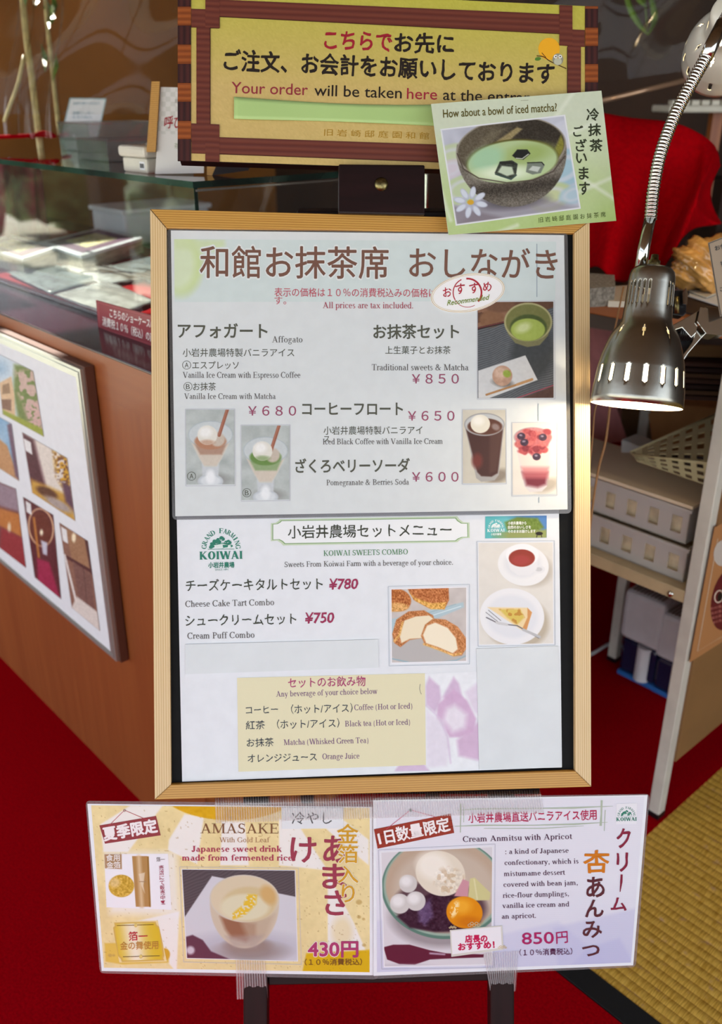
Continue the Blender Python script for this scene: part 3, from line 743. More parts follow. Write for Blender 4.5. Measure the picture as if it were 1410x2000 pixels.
# folded white card sign with turquoise lines, clear cake boxes
pq = [(137, 192), (207, 193), (190, 271), (119, 270)]
PC = Plane(planeZ(ZG).at([(155, 272)])[0], (-.35, -.9, .28))
pc = tag(MB().prism(PC.at(pq), (0, .004, 0)).build('price_card', M['paper']), 'small white card with turquoise print leaning on the glass top', 'card')
pr = Print(PC); T_ = (70, 130, 150)
for a, b in (((137, 192), (207, 193)), ((207, 193), (190, 271)), ((190, 271), (119, 270)), ((119, 270), (137, 192))): pr.line([a, b], 1.6, (110, 170, 176))
pr.text('お持ち帰りできます', 143, 202, 195, 202, 5, T_, bold=.02); pr.text('抹茶クッキー', 142, 221, 184, 221, 5.5, T_, bold=.02); pr.text('五百円税込', 141, 229, 180, 229, 4, T_); pr.text('各種', 128, 246, 137, 246, 5, T_)
pr.done('lettering', M['ink'], pc)
def clear_box(px, py, w, d, h, lab):
    c = planeZ(ZG).at([(px, py)])[0]; r = thing('clear_box', lab, 'box', tuple(c), 'clear plastic boxes on the glass top')
    t = .0012
    mb = MB(); 
    for s in (-1, 1):
        mb.box(c + D1 * s * d / 2 + Z3 * h / 2, D2, D1, Z3, w, t, h); mb.box(c + D2 * s * w / 2 + Z3 * h / 2, D1, D2, Z3, d, t, h)
    mb.build('sides', M['clear'], r); MB().box(c + Z3 * .001, D2, D1, Z3, w, d, t).build('bottom', M['clear'], r)
    mb = MB(); 
    for s in (-1, 1):
        mb.tube([c + D1 * s * d / 2 - D2 * w / 2 + Z3 * h, c + D1 * s * d / 2 + D2 * w / 2 + Z3 * h], .0018, 6)
        mb.tube([c + D2 * s * w / 2 - D1 * d / 2 + Z3 * h, c + D2 * s * w / 2 + D1 * d / 2 + Z3 * h], .0018, 6)
    mb.build('rim', M['clear'], r); return r
clear_box(222, 292, .17, .13, .052, 'clear plastic box right beside the turquoise print card')
clear_box(258, 310, .15, .11, .034, 'lower clear plastic tray right in front of the small easel')

# film-wrapped bamboo decoration behind the counter
bb = thing('bamboo_bundle', 'tall pale bamboo poles wrapped in clear film, tied with red cord', 'decoration', tuple(AB(2.25, 1.0, ZG)))
def bp(px, py, dep): return pt(px, py, dep)
for nm, pts_, r_ in (('bamboo_pole', [(40, -60), (50, 60), (62, 150), (76, 265), (84, 330)], .0065), ('bamboo_pole', [(84, -60), (93, 50), (103, 140), (116, 262)], .0045)):
    MB().tube(bez([bp(x, y, 1.95) for x, y in pts_], 24), r_, 10).build(nm, M['bamboo'], bb, smooth=True)
MB().tube(bez([bp(x, y, 1.93) for x, y in ((47, 108), (36, 160), (20, 205), (8, 238))], 14), .0035, 8).build('bamboo_twig', M['bamboo'], bb, smooth=True)
MB().tube(bez([bp(x, y, 1.92) for x, y in ((-30, 268), (20, 267), (80, 264), (108, 266), (84, 259), (60, 268))], 24), [.004] * 25 if False else .0042, 8).build('red_cord', M['redcloth'], bb, smooth=True)
mb = MB(); rnd = random.Random(5)
for i in range(9):
    x0 = rnd.uniform(30, 110); y0 = rnd.uniform(-20, 120); dx = rnd.uniform(-14, 14); L = rnd.uniform(25, 60)
    mid = bp(x0 + dx * .5 + 4, y0 + L * .5, 1.93 + rnd.uniform(-.03, .03)); a = bp(x0, y0, 1.94); b = bp(x0 + dx, y0 + L, 1.92)
    w = np.array([.006, 0, .002]); mb.add([a, mid + w, b, mid - w], [(0, 1, 2, 3)])
mb.build('leaf', M['leaf'], bb, solid=.0006)
mb = MB()
def Ff(u, v):
    x = 20 + u * 100 + 8 * math.sin(v * 6); y = -60 + v * 330; return bp(x + 8 * math.sin(u * 22 + v * 5), y, 1.90 + .05 * math.cos(u * 3.1) + .012 * math.sin(u * 37 + v * 9))
mb.grid(Ff, 60, 30); mb.build('clear_film', M['vinyl'], bb, smooth=True)

# hanging clear vinyl screen across the back with a sprig behind it
vs = thing('vinyl_screen', 'large clear vinyl screen hanging behind the order sign', 'screen', (0, 1.95, 1.2))
def Fv(u, v):
    x = -1.2 + 2.35 * u; zt = 2.0; zb = 1.165 + .30 * max(0, u - .52); z = zt + (zb - zt) * v
    return np.array([x, 1.95 + .025 * math.sin(u * 19 + v * 3) + .012 * math.sin(u * 57 + v * 14) + .01 * math.sin(v * 21 + u * 9), z])
MB().grid(Fv, 120, 60).build('sheet', M['vinyl'], vs, smooth=True)
MB().tube([pt(1120, 211, 2.0), pt(1345, 155, 2.0)], .0055, 10).build('bottom_bar', mat('clear edge bar', (206, 170, 140), .15, .6), vs, smooth=True)
sp = thing('leaf_sprig', 'green leafy sprig hanging at the top edge behind the vinyl screen', 'plant', tuple(pt(1250, 0, 2.1)))
mb = MB(); 
for pts_ in ([(1218, -40), (1228, 10), (1246, 45), (1266, 68)], [(1262, -40), (1275, 10), (1278, 40), (1267, 66)], [(1236, -40), (1244, -10), (1252, 4), (1262, 14)]):
    P = bez([pt(x, y, 2.1) for x, y in pts_], 16); n = len(P); t = np.linspace(0, 1, n); w = .007 * np.sin(np.pi * np.clip(t, .02, .98)) ** .6
    A_ = P + np.outer(w, (1, 0, .2)); B_ = P - np.outer(w, (1, 0, .2)); C_ = P + np.outer(w * .5, (0, -1, 0))
    mb.add(np.vstack([A_, C_, B_]), [(i, i + 1, n + i + 1, n + i) for i in range(n - 1)] + [(n + i, n + i + 1, 2 * n + i + 1, 2 * n + i) for i in range(n - 1)])
mb.build('leaf', M['leaf'], sp, smooth=True, solid=.0008)
MB().tube([pt(1262, -120, 2.1), pt(1256, -40, 2.1), pt(1264, 60, 2.1)], .0012, 6).build('stem', M['leaf'], sp)

# ------------------------------------------------------------------ framed photo board leaning on the counter front
pb = thing('photo_board', 'silver-framed white board of mansion photographs hung on the counter front', 'picture', AB(1.5, .57, .3))
PP = planeB(.562)
Q = PP.at([(155.8, 721.6), (227.7, 1292.7)])
tr_, br_ = Q; dv = br_ - tr_; left = D1 * .62
O = [tr_ + left, tr_, br_, br_ + left]                       # outer, tl tr br bl
I_ = PP.at([(148, 737), (216, 1273)]); it, ib = I_
Iq = [it + left * .96, it, ib, ib + left * .96]
for nm, ids in (('top_rail', (0, 1)), ('side_rail', (1, 2)), ('bottom_rail', (2, 3)), ('side_rail', (3, 0))):
    i, j = ids
    mb = MB().prism([O[i], O[j], Iq[j], Iq[i]], D2 * .006); 
    # stepped lip
    def lerp(a, b, t): return a * (1 - t) + b * t
    mb.prism([lerp(O[i], Iq[i], .35) - D2 * .0012, lerp(O[j], Iq[j], .35) - D2 * .0012, lerp(O[j], Iq[j], .6) - D2 * .0012, lerp(O[i], Iq[i], .6) - D2 * .0012], D2 * .002)
    mb.build(nm, M['silver'], pb)
c4 = sum(O) / 4
MB().prism([c4 + (o - c4) * 1.012 + D2 * .006 for o in O], D2 * .014).build('back_frame', M['brownside'], pb)
MB().prism([o + D2 * .001 for o in Iq], D2 * .004).build('white_mount', M['paper'], pb)
PP2 = PP.off(-.001)
def poster_photo(quad, fn):
    im = Img(quad, 1.0); fn(im); im.noise(2.4, 26); return im.place(PP2, pb, 'printed_photo', .0006, border=(150, 140, 140), bw=1.2)
def f1(i):
    i.c[:] = (150, 184, 210); i.mix(i.n(30, 2) * .9, (226, 232, 236)); i.poly([(28, 712), (70, 715), (90, 870), (40, 840), (26, 770)], (110, 130, 70), 8); 
    m = i.pm([(30, 725), (66, 722), (90, 860), (50, 800), (36, 770)], 10) * (i.n(7, 4) > .42); i.mix(m * .85, (214, 180, 178)); i.mix(i.pm([(45, 790), (80, 780), (90, 860), (60, 840)], 8) * (i.n(4, 5) > .4), (205, 170, 165))
    i.poly([(-5, 750), (22, 735), (28, 770), (30, 812), (0, 800)], (214, 184, 148), 2); i.poly([(5, 752), (18, 748), (20, 768), (4, 770)], (150, 120, 92), 2); i.poly([(2, 780), (22, 780), (22, 803), (4, 798)], (130, 96, 80), 2)
    i.poly([(5, 800), (88, 840), (88, 856), (5, 812)], (150, 160, 60), 4)
poster_photo([(-8, 688), (64.8, 724.8), (85.8, 853.4), (5, 809)], f1)
def f2(i):
    i.c[:] = (110, 160, 200); i.mix(i.n(22, 1) * .6, (220, 228, 232)); i.poly([(-10, 850), (14, 870), (38, 940), (-10, 910)], (190, 144, 100), 3); i.poly([(22, 826), (40, 940), (30, 930), (14, 830)], (110, 84, 104), 4)
poster_photo([(-16, 806), (22.8, 828), (37.6, 940), (-12, 908)], f2)
def f3(i):
    i.c[:] = (224, 216, 206); i.poly([(42, 843), (66, 858), (84, 930), (98, 980), (58, 945)], (84, 44, 54), 8); i.poly([(60, 935), (140, 970), (150, 1030), (60, 970)], (196, 152, 66), 8)
    i.ell(92, 962, 22, 9, (96, 60, 40), 25, 4); i.ell(114, 985, 30, 8, (170, 156, 150), 30, 5); m = i.pm([(104, 880), (134, 895), (142, 985), (110, 930)], 10); i.mix(m * (i.n(6, 3) > .35), (208, 160, 48)); i.mix(m * (i.n(3, 8) > .6), (120, 76, 50)); i.poly([(120, 940), (138, 950), (146, 1000), (128, 980)], (96, 66, 84), 6); i.poly([(46, 856), (60, 864), (63, 888), (50, 880)], (232, 232, 232), 1)
poster_photo([(42.9, 843.8), (131, 894.6), (147, 1018), (62.7, 962.7)], f3)
def f4(i):
    i.c[:] = (120, 70, 70); i.poly([(-10, 940), (32, 955), (38, 1000), (-8, 985)], (150, 130, 142), 6); i.poly([(-8, 990), (38, 1004), (44, 1050), (-4, 1025)], (190, 120, 60), 5); i.poly([(2, 1030), (46, 1052), (52, 1110), (0, 1078)], (150, 50, 56), 5); i.ell(18, 1030, 3, 9, (236, 220, 190), 0, 3)
poster_photo([(-14, 936), (31, 954.5), (51, 1109.6), (-6, 1066)], f4)
def f5(i):
    i.c[:] = (92, 38, 44); i.ring = None
    m = i.em(80, 1030, 25, 38, -8, 2) - i.em(80, 1030, 22, 35, -8, 2); i.mix(m, (220, 180, 140)); i.ell(80, 1032, 20, 34, (104, 48, 36), -8, 3); i.poly([(64, 1010), (68, 1010), (78, 1090), (74, 1090)], (196, 130, 60), 3); i.ell(81, 1040, 3, 6, (250, 240, 210), 0, 3); i.poly([(80, 1055), (92, 1060), (92, 1085), (84, 1082)], (200, 200, 214), 3)
    i.poly([(72, 1090), (96, 1098), (118, 1170), (74, 1135)], (160, 40, 76), 5); i.poly([(50, 978), (60, 984), (62, 1006), (52, 1000)], (226, 226, 226), 1)
poster_photo([(44.6, 970), (104, 1005.6), (119.5, 1170.6), (67.7, 1127.7)], f5)
def f6(i):
    i.c[:] = (140, 100, 84); i.poly([(128, 1030), (168, 1056), (176, 1118), (140, 1092)], (158, 118, 88), 3); i.line([(130, 1088), (178, 1116)], 6, (86, 48, 48), 2); i.line([(168, 1056), (180, 1120)], 5, (86, 52, 50), 2); i.line([(126, 1084), (150, 1180)], 4, (230, 224, 220), 2); i.poly([(142, 1096), (178, 1122), (186, 1200), (152, 1165)], (124, 88, 80), 3); i.line([(163, 1110), (170, 1180)], 1.2, (90, 60, 56))
    i.poly([(150, 1165), (190, 1195), (196, 1240), (138, 1190)], (222, 212, 204), 3); i.ell(144, 1050, 4, 9, (250, 236, 200), 0, 3); i.poly([(119, 1028), (130, 1035), (133, 1062), (123, 1056)], (230, 230, 230), 1)
poster_photo([(115.5, 1020.5), (171.6, 1056.8), (195.4, 1233), (140, 1187)], f6)

# ------------------------------------------------------------------ easel and menu board
UX = np.array([.9961, .0819, -.0324]); UY = np.array([-.0039, .4086, .9127]); NB = np.cross(UX, UY)
BP = Plane((.016, .878, .8063), NB)
ez = thing('easel', 'dark lacquered wooden easel holding up the menu board and order sign', 'easel', (.016, .70, 0))
LP = Plane((0, .727, .3), (0, -math.cos(math.radians(20.47)), math.sin(math.radians(20.47))))
LN = LP.n
for xc in (498.5, 981.0):
    a, b = LP.at([(xc, 1905), (xc, 1999)]); d = (b - a) / np.linalg.norm(b - a)
    bot = a + d * ((a[2] - 0.0) / -d[2]); topp = a - d * ((1.06 - a[2]) / -d[2]); mid = (bot + topp) / 2; L = np.linalg.norm(topp - bot)
    sx = np.cross(LN, d); sx /= np.linalg.norm(sx)
    MB().box(mid - LN * .013, d, sx, LN, L, .0275, .026).build('front_leg', M['darkwood'], ez, bevel=.002)
a = LP.at([(500, 1913), (985, 1903)]); e = (a[1] - a[0]); ln = np.linalg.norm(e); e /= ln; sy = np.cross(LN, e)
MB().box(a.mean(0) - LN * .016, e, sy, LN, ln - .026, .024, .018).build('cross_rail', M['darkwood'], ez, bevel=.0015)
for sgn in (-1, 1):
    p0 = np.array([.02 + sgn * .075, 1.06, 1.02]); p1 = np.array([.016 + sgn * .115, 1.30, 0.0]); d = (p1 - p0) / np.linalg.norm(p1 - p0); sx = np.array([1.0, 0, 0]); sx -= d * (sx @ d); sx /= np.linalg.norm(sx)
    MB().box((p0 + p1) / 2, d, sx, np.cross(d, sx), np.linalg.norm(p1 - p0), .024, .024).build('rear_leg', M['darkwood'], ez, bevel=.002)
MB().box((.016, .800, .500), (1, 0, 0), (0, .4086, .9127), (0, .9127, -.4086), .36, .012, .04).build('ledge', M['darkwood'], ez, bevel=.0015)
MB().box((.03, 1.052, 1.06), (1, 0, 0), (0, 1, 0), (0, 0, 1), .20, .03, .05).build('head_rail', M['darkwood'], ez, bevel=.002)
HB = BP.off(.010); hb = HB.at([(661.2, 320), (829.7, 321.6), (829.7, 419.6), (660.8, 416)])
MB().prism(hb, -HB.n * .006 + np.array([0, .0, 0])).build('head_block', M['darkwood'], ez, bevel=.0015)
MB().prism(HB.off(-.006).at([(690, 322), (800, 323), (800, 400), (690, 400)]), np.array([0, .05, -.006])).build('block_stem', M['darkwood'], ez)
sc0 = HB.at((744.6, 360))[0]
MB().lathe(sc0, HB.n, [(0, .0072), (.0012, .0070), (.0028, .0050), (.0036, .0022), (.0037, .00001)], 28).build('brass_screw', M['brass'], ez, smooth=True)

mbd = thing('menu_board', 'pine-framed black board holding the menu sheets, standing on the dark easel', 'board', (.016, .76, .53))
OUT = BP.at([(293, 408), (1152, 431), (1155, 1537), (302, 1562)]); INN = BP.at([(325, 445.5), (1122, 455), (1123.5, 1506), (334, 1532.6)])
for nm, i, j, mm in (('frame_rail', 0, 1, 'pine_dark'), ('frame_stile', 1, 2, 'pine'), ('frame_rail', 2, 3, 'pine_dark'), ('frame_stile', 3, 0, 'pine')):
    MB().prism([OUT[i], OUT[j], INN[j], INN[i]], -NB * .018, L=None).build(nm, M[mm], mbd, bevel=.0007)
bk = BP.off(-.0062).at([(318, 440), (1128, 448), (1130, 1512), (328, 1540)])
MB().prism(bk, -NB * .006).build('backing', M['black'], mbd)
pr = Print(BP, .0001); pr.line([(293.5, 408.5), (325, 445.5)], 1.1, (70, 45, 15)); pr.line([(1151.5, 431.5), (1122, 455)], 1.0, (110, 80, 40)); pr.line([(1154.5, 1536.5), (1123.5, 1506)], 1.0, (140, 105, 60)); pr.line([(302.5, 1561.5), (334, 1532.6)], 1.0, (140, 105, 60)); pr.done('mitre_line', M['ink'], mbd)

def roundq(q, r=9, n=5):
    q = np.asarray(q, float); out = []
    for i in range(4):
        p, a, b = q[i], q[i - 1], q[(i + 1) % 4]; u = (a - p) / np.linalg.norm(a - p) * r; v = (b - p) / np.linalg.norm(b - p) * r
        for t in np.linspace(0, 1, n): out.append(p + u * (1 - t) ** 2 + v * t ** 2)
    return out
GR = (84, 86, 74); SR = (88, 84, 82); PRC = (150, 74, 102)
# --- lower sheet
S2 = BP.off(-.0052)
lo = tag(MB().prism(S2.at([(345, 1006), (1091.5, 992), (1097.5, 1498.5), (355.7, 1526.8)]), -NB * .0004).build('menu_sheet', M['paper']), 'lower white menu sheet of sweets combos with the green farm logo', 'menu')
im = Img([(790, 1318), (934.5, 1312), (936, 1503.5), (770, 1507)], 1.4, (236, 239, 243))
PK = (206, 176, 208)
im.poly([(795, 1470), (830, 1494), (840, 1507), (770, 1507), (776, 1498)], PK, 5, .8)
im.poly([(838, 1322), (858, 1340), (862, 1365), (850, 1392), (832, 1376), (831, 1340)], PK, 6, .8)
im.poly([(864, 1362), (886, 1322), (896, 1335), (903, 1362), (890, 1372)], PK, 6, .85); im.poly([(908, 1352), (936, 1330), (938, 1400), (925, 1390)], (222, 208, 226), 8, .8)
im.poly([(886, 1346), (912, 1368), (930, 1404), (924, 1430), (898, 1440), (878, 1440), (852, 1405), (855, 1376)], (208, 172, 206), 5, .9)
im.poly([(888, 1376), (912, 1396), (908, 1422), (884, 1430), (866, 1406), (872, 1384)], (236, 232, 240), 12, .9)
im.poly([(892, 1446), (936, 1408), (938, 1486), (896, 1476)], (206, 172, 204), 8, .85); im.poly([(832, 1386), (866, 1410), (880, 1460), (872, 1496), (834, 1500)], (228, 222, 234), 8, .9)
im.line([(832, 1378), (858, 1402), (874, 1440), (880, 1490)], 3, (214, 196, 220), 4, .8); im.noise(9, 10); im.place(S2, lo, 'printed_flower', .00016)
pr = Print(S2, .0002)
pr.poly([(463, 1324), (829.8, 1315), (831.7, 1494), (465.7, 1507.4)], (228, 222, 186), .0001)
GB, GD = (198, 214, 186), (134, 168, 118)
fr = [(546, 1014.2), (893, 1008), (897, 1014), (905, 1020), (917, 1020.5), (917.5, 1050.5), (906, 1051), (899, 1054), (893, 1059), (553, 1065.5), (548, 1060), (541, 1056), (529, 1057), (529, 1022), (538, 1021), (544, 1017)]
c = np.mean(fr, 0); fr = np.array(fr); pr.poly(fr, GB); pr.poly(c + (fr - c) * (.985, .90), GD); pr.poly(c + (fr - c) * (.976, .84), (240, 243, 244))
GL = (44, 126, 104)
def farm_logo(p, cx, cy, s, green=GL, dome=True, tail=True, cjk=True):
    p.arc_text('GRAND FARMING', cx, cy, 28.5 * s, 184, -4, 9.5 * s, green, .5)
    rnd = random.Random(2)
    for i in range(34):
        a = rnd.uniform(0, math.pi); r = rnd.uniform(0, 1) ** .5
        p.ell(cx + 20 * s * r * math.cos(a), cy - 19 * s * r * math.sin(a) - 1 * s, rnd.uniform(3, 5.5) * s, rnd.uniform(2.4, 4) * s, green, rnd.uniform(-20, 20), 9)
    for i in range(16):
        a = rnd.uniform(.1, math.pi - .1); r = rnd.uniform(.15, .95); p.line([(cx + 18 * s * r * math.cos(a), cy - 17 * s * r * math.sin(a)), (cx + 18 * s * r * math.cos(a) + 3 * s, cy - 17 * s * r * math.sin(a) - 1.2 * s)], .8 * s, (220, 234, 228))
    p.poly([(cx - 14 * s, cy - 5 * s), (cx + 4 * s, cy - 8 * s), (cx + 20 * s, cy - 4 * s), (cx + 16 * s, cy + 1 * s), (cx - 8 * s, cy + 1 * s)], (222, 234, 230))
    p.line([(cx - 26 * s, cy + 3 * s), (cx + 26 * s, cy + 2.4 * s)], .9 * s, green)
    p.line([(cx + 2 * s, cy - 8 * s), (cx + 7 * s, cy - 10 * s), (cx + 12 * s, cy - 7 * s), (cx + 16 * s, cy - 6 * s)], 1.1 * s, green); p.poly([(cx + 3 * s, cy - 6 * s), (cx + 14 * s, cy - 6 * s), (cx + 13 * s, cy - 1 * s), (cx + 4 * s, cy)], green)
    p.text('KOIWAI', cx - 42 * s, cy + 23 * s, cx + 42 * s, cy + 21.5 * s, 15.5 * s, green, 'serif', .75)
    if cjk: p.text('小岩井農場', cx - 25 * s, cy + 34 * s, cx + 26 * s, cy + 33.4 * s, 10.5 * s, green, bold=.03)
    if tail: p.text('SINCE 1891' if False else 'SINCE ISOI', cx - 12 * s, cy + 45 * s, cx + 14 * s, cy + 44.6 * s, 3.4 * s, green, 'sans')
farm_logo(pr, 431.7, 1070, 1.0, tail=False); pr.text('SINCE 1891', 420, 1114.6, 445.8, 1114, 3.6, (120, 160, 150))
DK = (62, 66, 54)
pr.text('小岩井農場セットメニュー', 561.8, 1040.5, 882, 1035.5, 24, DK, 'brush', .010)
pr.text('KOIWAI SWEETS COMBO', 632, 1085.8, 796.5, 1082.7, 10.5, (66, 128, 78), 'serif')
pr.text('Sweets From Koiwai Farm with a beverage of your choice.', 555.6, 1107.7, 884.5, 1103, 10.5, SR, 'serif')
pr.text('チーズケーキタルトセット', 362.8, 1145.2, 630.5, 1141, 22, DK, 'brush', .010)
CR = (156, 44, 84)
pr.text('¥780', 643, 1151.5, 700, 1150, 19, CR, 'brush', .022, .12)
pr.text('Cheese Cake Tart Combo', 362, 1185.7, 535.3, 1182, 12, SR, 'serif')
pr.text('シュークリームセット', 362, 1213.5, 579, 1209.7, 21, DK, 'brush', .010)
pr.text('¥750', 596, 1217.8, 653.3, 1216, 19, CR, 'brush', .022, .12)
pr.text('Cream Puff Combo', 366, 1248, 497, 1245.6, 12, SR, 'serif')
PU = (118, 80, 124)
D2_ = .00012
pr.text('セットのお飲み物', 562.4, 1334.8, 714, 1331, 18.5, (172, 66, 112), 'brush', .012, dl=D2_)
pr.text('Any beverage of your choice below', 539, 1361, 737.4, 1355, 11, PU, 'serif', dl=D2_)
DB = (58, 66, 74)
pr.text('コーヒー', 480, 1388, 543, 1386, 16, DB, 'brush', .004, dl=D2_); pr.text('（ホット/アイス）', 568.5, 1386.5, 688.7, 1383.5, 17, DB, 'brush', .004, dl=D2_)
pr.text('Coffee (Hot or Iced)', 692, 1387.3, 805, 1384, 11, PU, 'serif', dl=D2_)
pr.text('紅茶', 480, 1417.5, 517.5, 1416.5, 16, DB, 'brush', .004, dl=D2_); pr.text('（ホット/アイス）', 541, 1416, 663, 1413, 17, DB, 'brush', .004, dl=D2_)
pr.text('Black tea (Hot or Iced)', 674, 1419, 800.7, 1415.4, 11, PU, 'serif', dl=D2_)
pr.text('お抹茶', 481.7, 1451.5, 534.5, 1450, 16, DB, 'brush', .004, dl=D2_); pr.text('Matcha (Whisked Green Tea)', 554, 1455.3, 719.3, 1451, 11, PU, 'serif', dl=D2_)
pr.text('オレンジジュース', 483.4, 1482, 619, 1479, 16, DB, 'brush', .004, dl=D2_); pr.text('Orange Juice', 629.8, 1483, 702, 1481.5, 11, PU, 'serif', dl=D2_)
pr.line([(820.5, 1336), (819.5, 1345), (821, 1352), (823, 1356)], .8, (110, 110, 110), D2_)
def frame_px(p, q, w, col, dl=0):
    q = list(q); 
    for i in range(4): p.line([q[i], q[(i + 1) % 4]], w, col, dl)
frame_px(pr, [(758, 1145.5), (917, 1141.5), (917, 1297), (760, 1301)], 1.2, (190, 198, 208)); frame_px(pr, [(931, 1057.5), (1083, 1056), (1084.5, 1260), (934, 1263)], 1.2, (196, 202, 210))
pr.done('lettering', M['ink'], lo)
# cream puffs
im = Img([(762, 1149), (913, 1145), (912.5, 1293), (763, 1296.5)], 1.0, (200, 192, 188)); im.noise(14, 18)
im.poly([(760, 1210), (905, 1176), (906, 1186), (800, 1230), (760, 1240)], (176, 198, 206), 3); im.line([(770, 1226), (900, 1184)], 1.5, (220, 234, 238)); im.line([(770, 1218), (890, 1180)], 1.2, (150, 176, 186))
im.ell(775, 1172, 28, 22, (180, 104, 46), 10, 2); im.ell(772, 1186, 26, 9, (218, 164, 96), 0, 3)
im.poly([(796, 1150), (876, 1146), (877, 1172), (868, 1190), (838, 1188), (808, 1172)], (186, 110, 56), 2); im.poly([(798, 1156), (812, 1168), (842, 1178), (872, 1176), (868, 1190), (842, 1190), (812, 1174)], (226, 172, 84), 3)
im.ell(832, 1268, 78, 32, (186, 182, 180), 2, 3); im.line([(763, 1286), (800, 1294), (850, 1295), (890, 1290), (912, 1280)], 2.5, (150, 178, 190), 2)
im.poly([(766, 1238), (774, 1210), (798, 1194), (828, 1192), (846, 1202), (848, 1210), (826, 1246), (800, 1250), (782, 1264), (770, 1256)], (190, 120, 66), 2)
im.poly([(780, 1240), (790, 1212), (812, 1204), (838, 1202), (846, 1208), (826, 1246), (800, 1248), (784, 1256)], (240, 226, 196), 2); im.line([(770, 1252), (780, 1240), (786, 1216)], 4, (226, 174, 96), 3)
im.poly([(822, 1242), (830, 1220), (846, 1208), (870, 1210), (894, 1224), (910, 1246), (911, 1266), (902, 1280), (886, 1282), (856, 1268), (830, 1260)], (196, 128, 74), 2)
im.poly([(826, 1240), (834, 1222), (850, 1216), (874, 1226), (890, 1246), (894, 1268), (884, 1276), (856, 1264), (832, 1256)], (246, 234, 208), 2.5); im.line([(828, 1258), (856, 1268), (886, 1280), (900, 1276)], 4, (228, 178, 104), 3)
m = np.clip((im.c[..., 0] - im.c[..., 2] - 95) / 30, 0, 1); im.noise(2.0, 110, m, 9); im.place(S2, lo, lift=.0003, border=(240, 240, 244), bw=3)
# tea and tart
im = Img([(933, 1059), (1081, 1058), (1082, 1258), (934.4, 1260.6)], 1.0, (226, 222, 214)); im.noise(16, 8)
im.ell(1030, 1110, 50, 36, (196, 188, 176), 12, 9); im.ell(1022, 1104, 50, 40, (240, 240, 240), 10, 1.5); im.ell(1020, 1100, 36, 28, (228, 229, 232), 0, 8)
im.ell(1052, 1112, 12, 8, (232, 232, 234), 0, 1.5); im.ell(1052, 1112, 7, 4, (206, 206, 208), 0, 1.5)
im.poly([(988, 1082), (1053, 1082), (1048, 1112), (1034, 1124), (1012, 1124), (996, 1112)], (234, 234, 236), 2); im.ell(1020, 1084, 32, 22, (245, 245, 246), 0, 1.2); im.ell(1019, 1090, 25.5, 17, (150, 58, 44), 0, 1.5); im.ell(1017, 1094, 18, 10, (168, 66, 60), 0, 6)
im.ell(1010, 1216, 62, 52, (190, 178, 158), 8, 10); im.ell(1000, 1204, 63, 55, (238, 238, 240), 6, 1.5); im.ell(1000, 1204, 50, 42, (228, 230, 235), 6, 8)
im.poly([(952, 1186), (1030, 1187), (1038, 1198), (1026, 1230), (1018, 1230)], (238, 214, 166), 2); im.poly([(975, 1190), (1016, 1190), (1024, 1206), (1010, 1220), (990, 1206)], (218, 192, 92), 4); im.poly([(1030, 1187), (1039, 1196), (1028, 1232), (1019, 1230), (1030, 1206)], (214, 152, 92), 1.5)
im.line([(950, 1206), (974, 1218), (1010, 1222), (1052, 1246)], 2.2, (112, 110, 116), 1); im.line([(949, 1196), (972, 1214)], 1.2, (120, 118, 124)); im.line([(954, 1192), (978, 1212)], 1.2, (120, 118, 124)); im.line([(1022, 1230), (1054, 1244)], 5, (190, 190, 192), 1.5); im.line([(970, 1216), (990, 1220)], 5, (206, 206, 208), 2)
im.mix(im.pm([(975, 1190), (1016, 1190), (1024, 1206), (1010, 1220), (990, 1206)], 4) * (im.n(6, 5) > .6) * .8, (190, 130, 50))
im.place(S2, lo, lift=.0003, border=(236, 238, 242), bw=2)
# farm banner photo
im = Img([(947.8, 1008.7), (1067.6, 1007), (1067.6, 1050), (947.5, 1051.5)], .8, (110, 190, 196)); im.mix((im.X - 990) / 30, (84, 132, 190)); im.mix(im.pm([(985, 1020), (1010, 1010), (1050, 1012), (1062, 1030), (1050, 1038), (990, 1036)], 5), (110, 134, 56)); im.noise(3, 40, im.pm([(985, 1020), (1050, 1010), (1062, 1034), (990, 1036)], 5)); im.poly([(960, 1040), (1068, 1034), (1068, 1052), (960, 1052)], (150, 160, 96), 5); im.mix(1 - (im.X - 948) / 45, (92, 184, 186))
im.ell(1053, 1042, 7, 3.4, (40, 32, 30), 0, 1.2); im.line([(1049, 1044), (1048, 1050)], 1.4, (40, 32, 30)); im.line([(1057, 1044), (1058, 1049)], 1.4, (60, 40, 40)); im.place(S2, lo, lift=.0003)
pr = Print(S2, .00045); farm_logo(pr, 968.5, 1030, .40, (236, 246, 244), tail=False)
for i, t in enumerate(('小岩井農場から', '自然のおいしさを', 'そのままお届けします')): pr.text(t, 992, 1022 + i * 8, 1028 + i * 9, 1021.5 + i * 8, 6, (244, 246, 236), bold=.03)
pr.done('lettering', M['ink'], lo)
# blank cover strips pasted on the lower sheet
S3 = S2.off(.0010)
tag(MB().prism(S3.at([(362, 1258.5), (738.5, 1249), (739.5, 1304), (362, 1317)]), -NB * .0006).build('cover_paper', M['paper2']), 'wide blank paper strip pasted over the lower sheet, under the cream puff line', 'paper', None)
tag(MB().prism(S3.at([(930.5, 1267), (1090.4, 1262), (1096.7, 1499), (935.7, 1503)]), -NB * .0006).build('cover_paper', M['paper2']), 'tall blank paper pasted on the lower right corner of the lower sheet', 'paper', None)

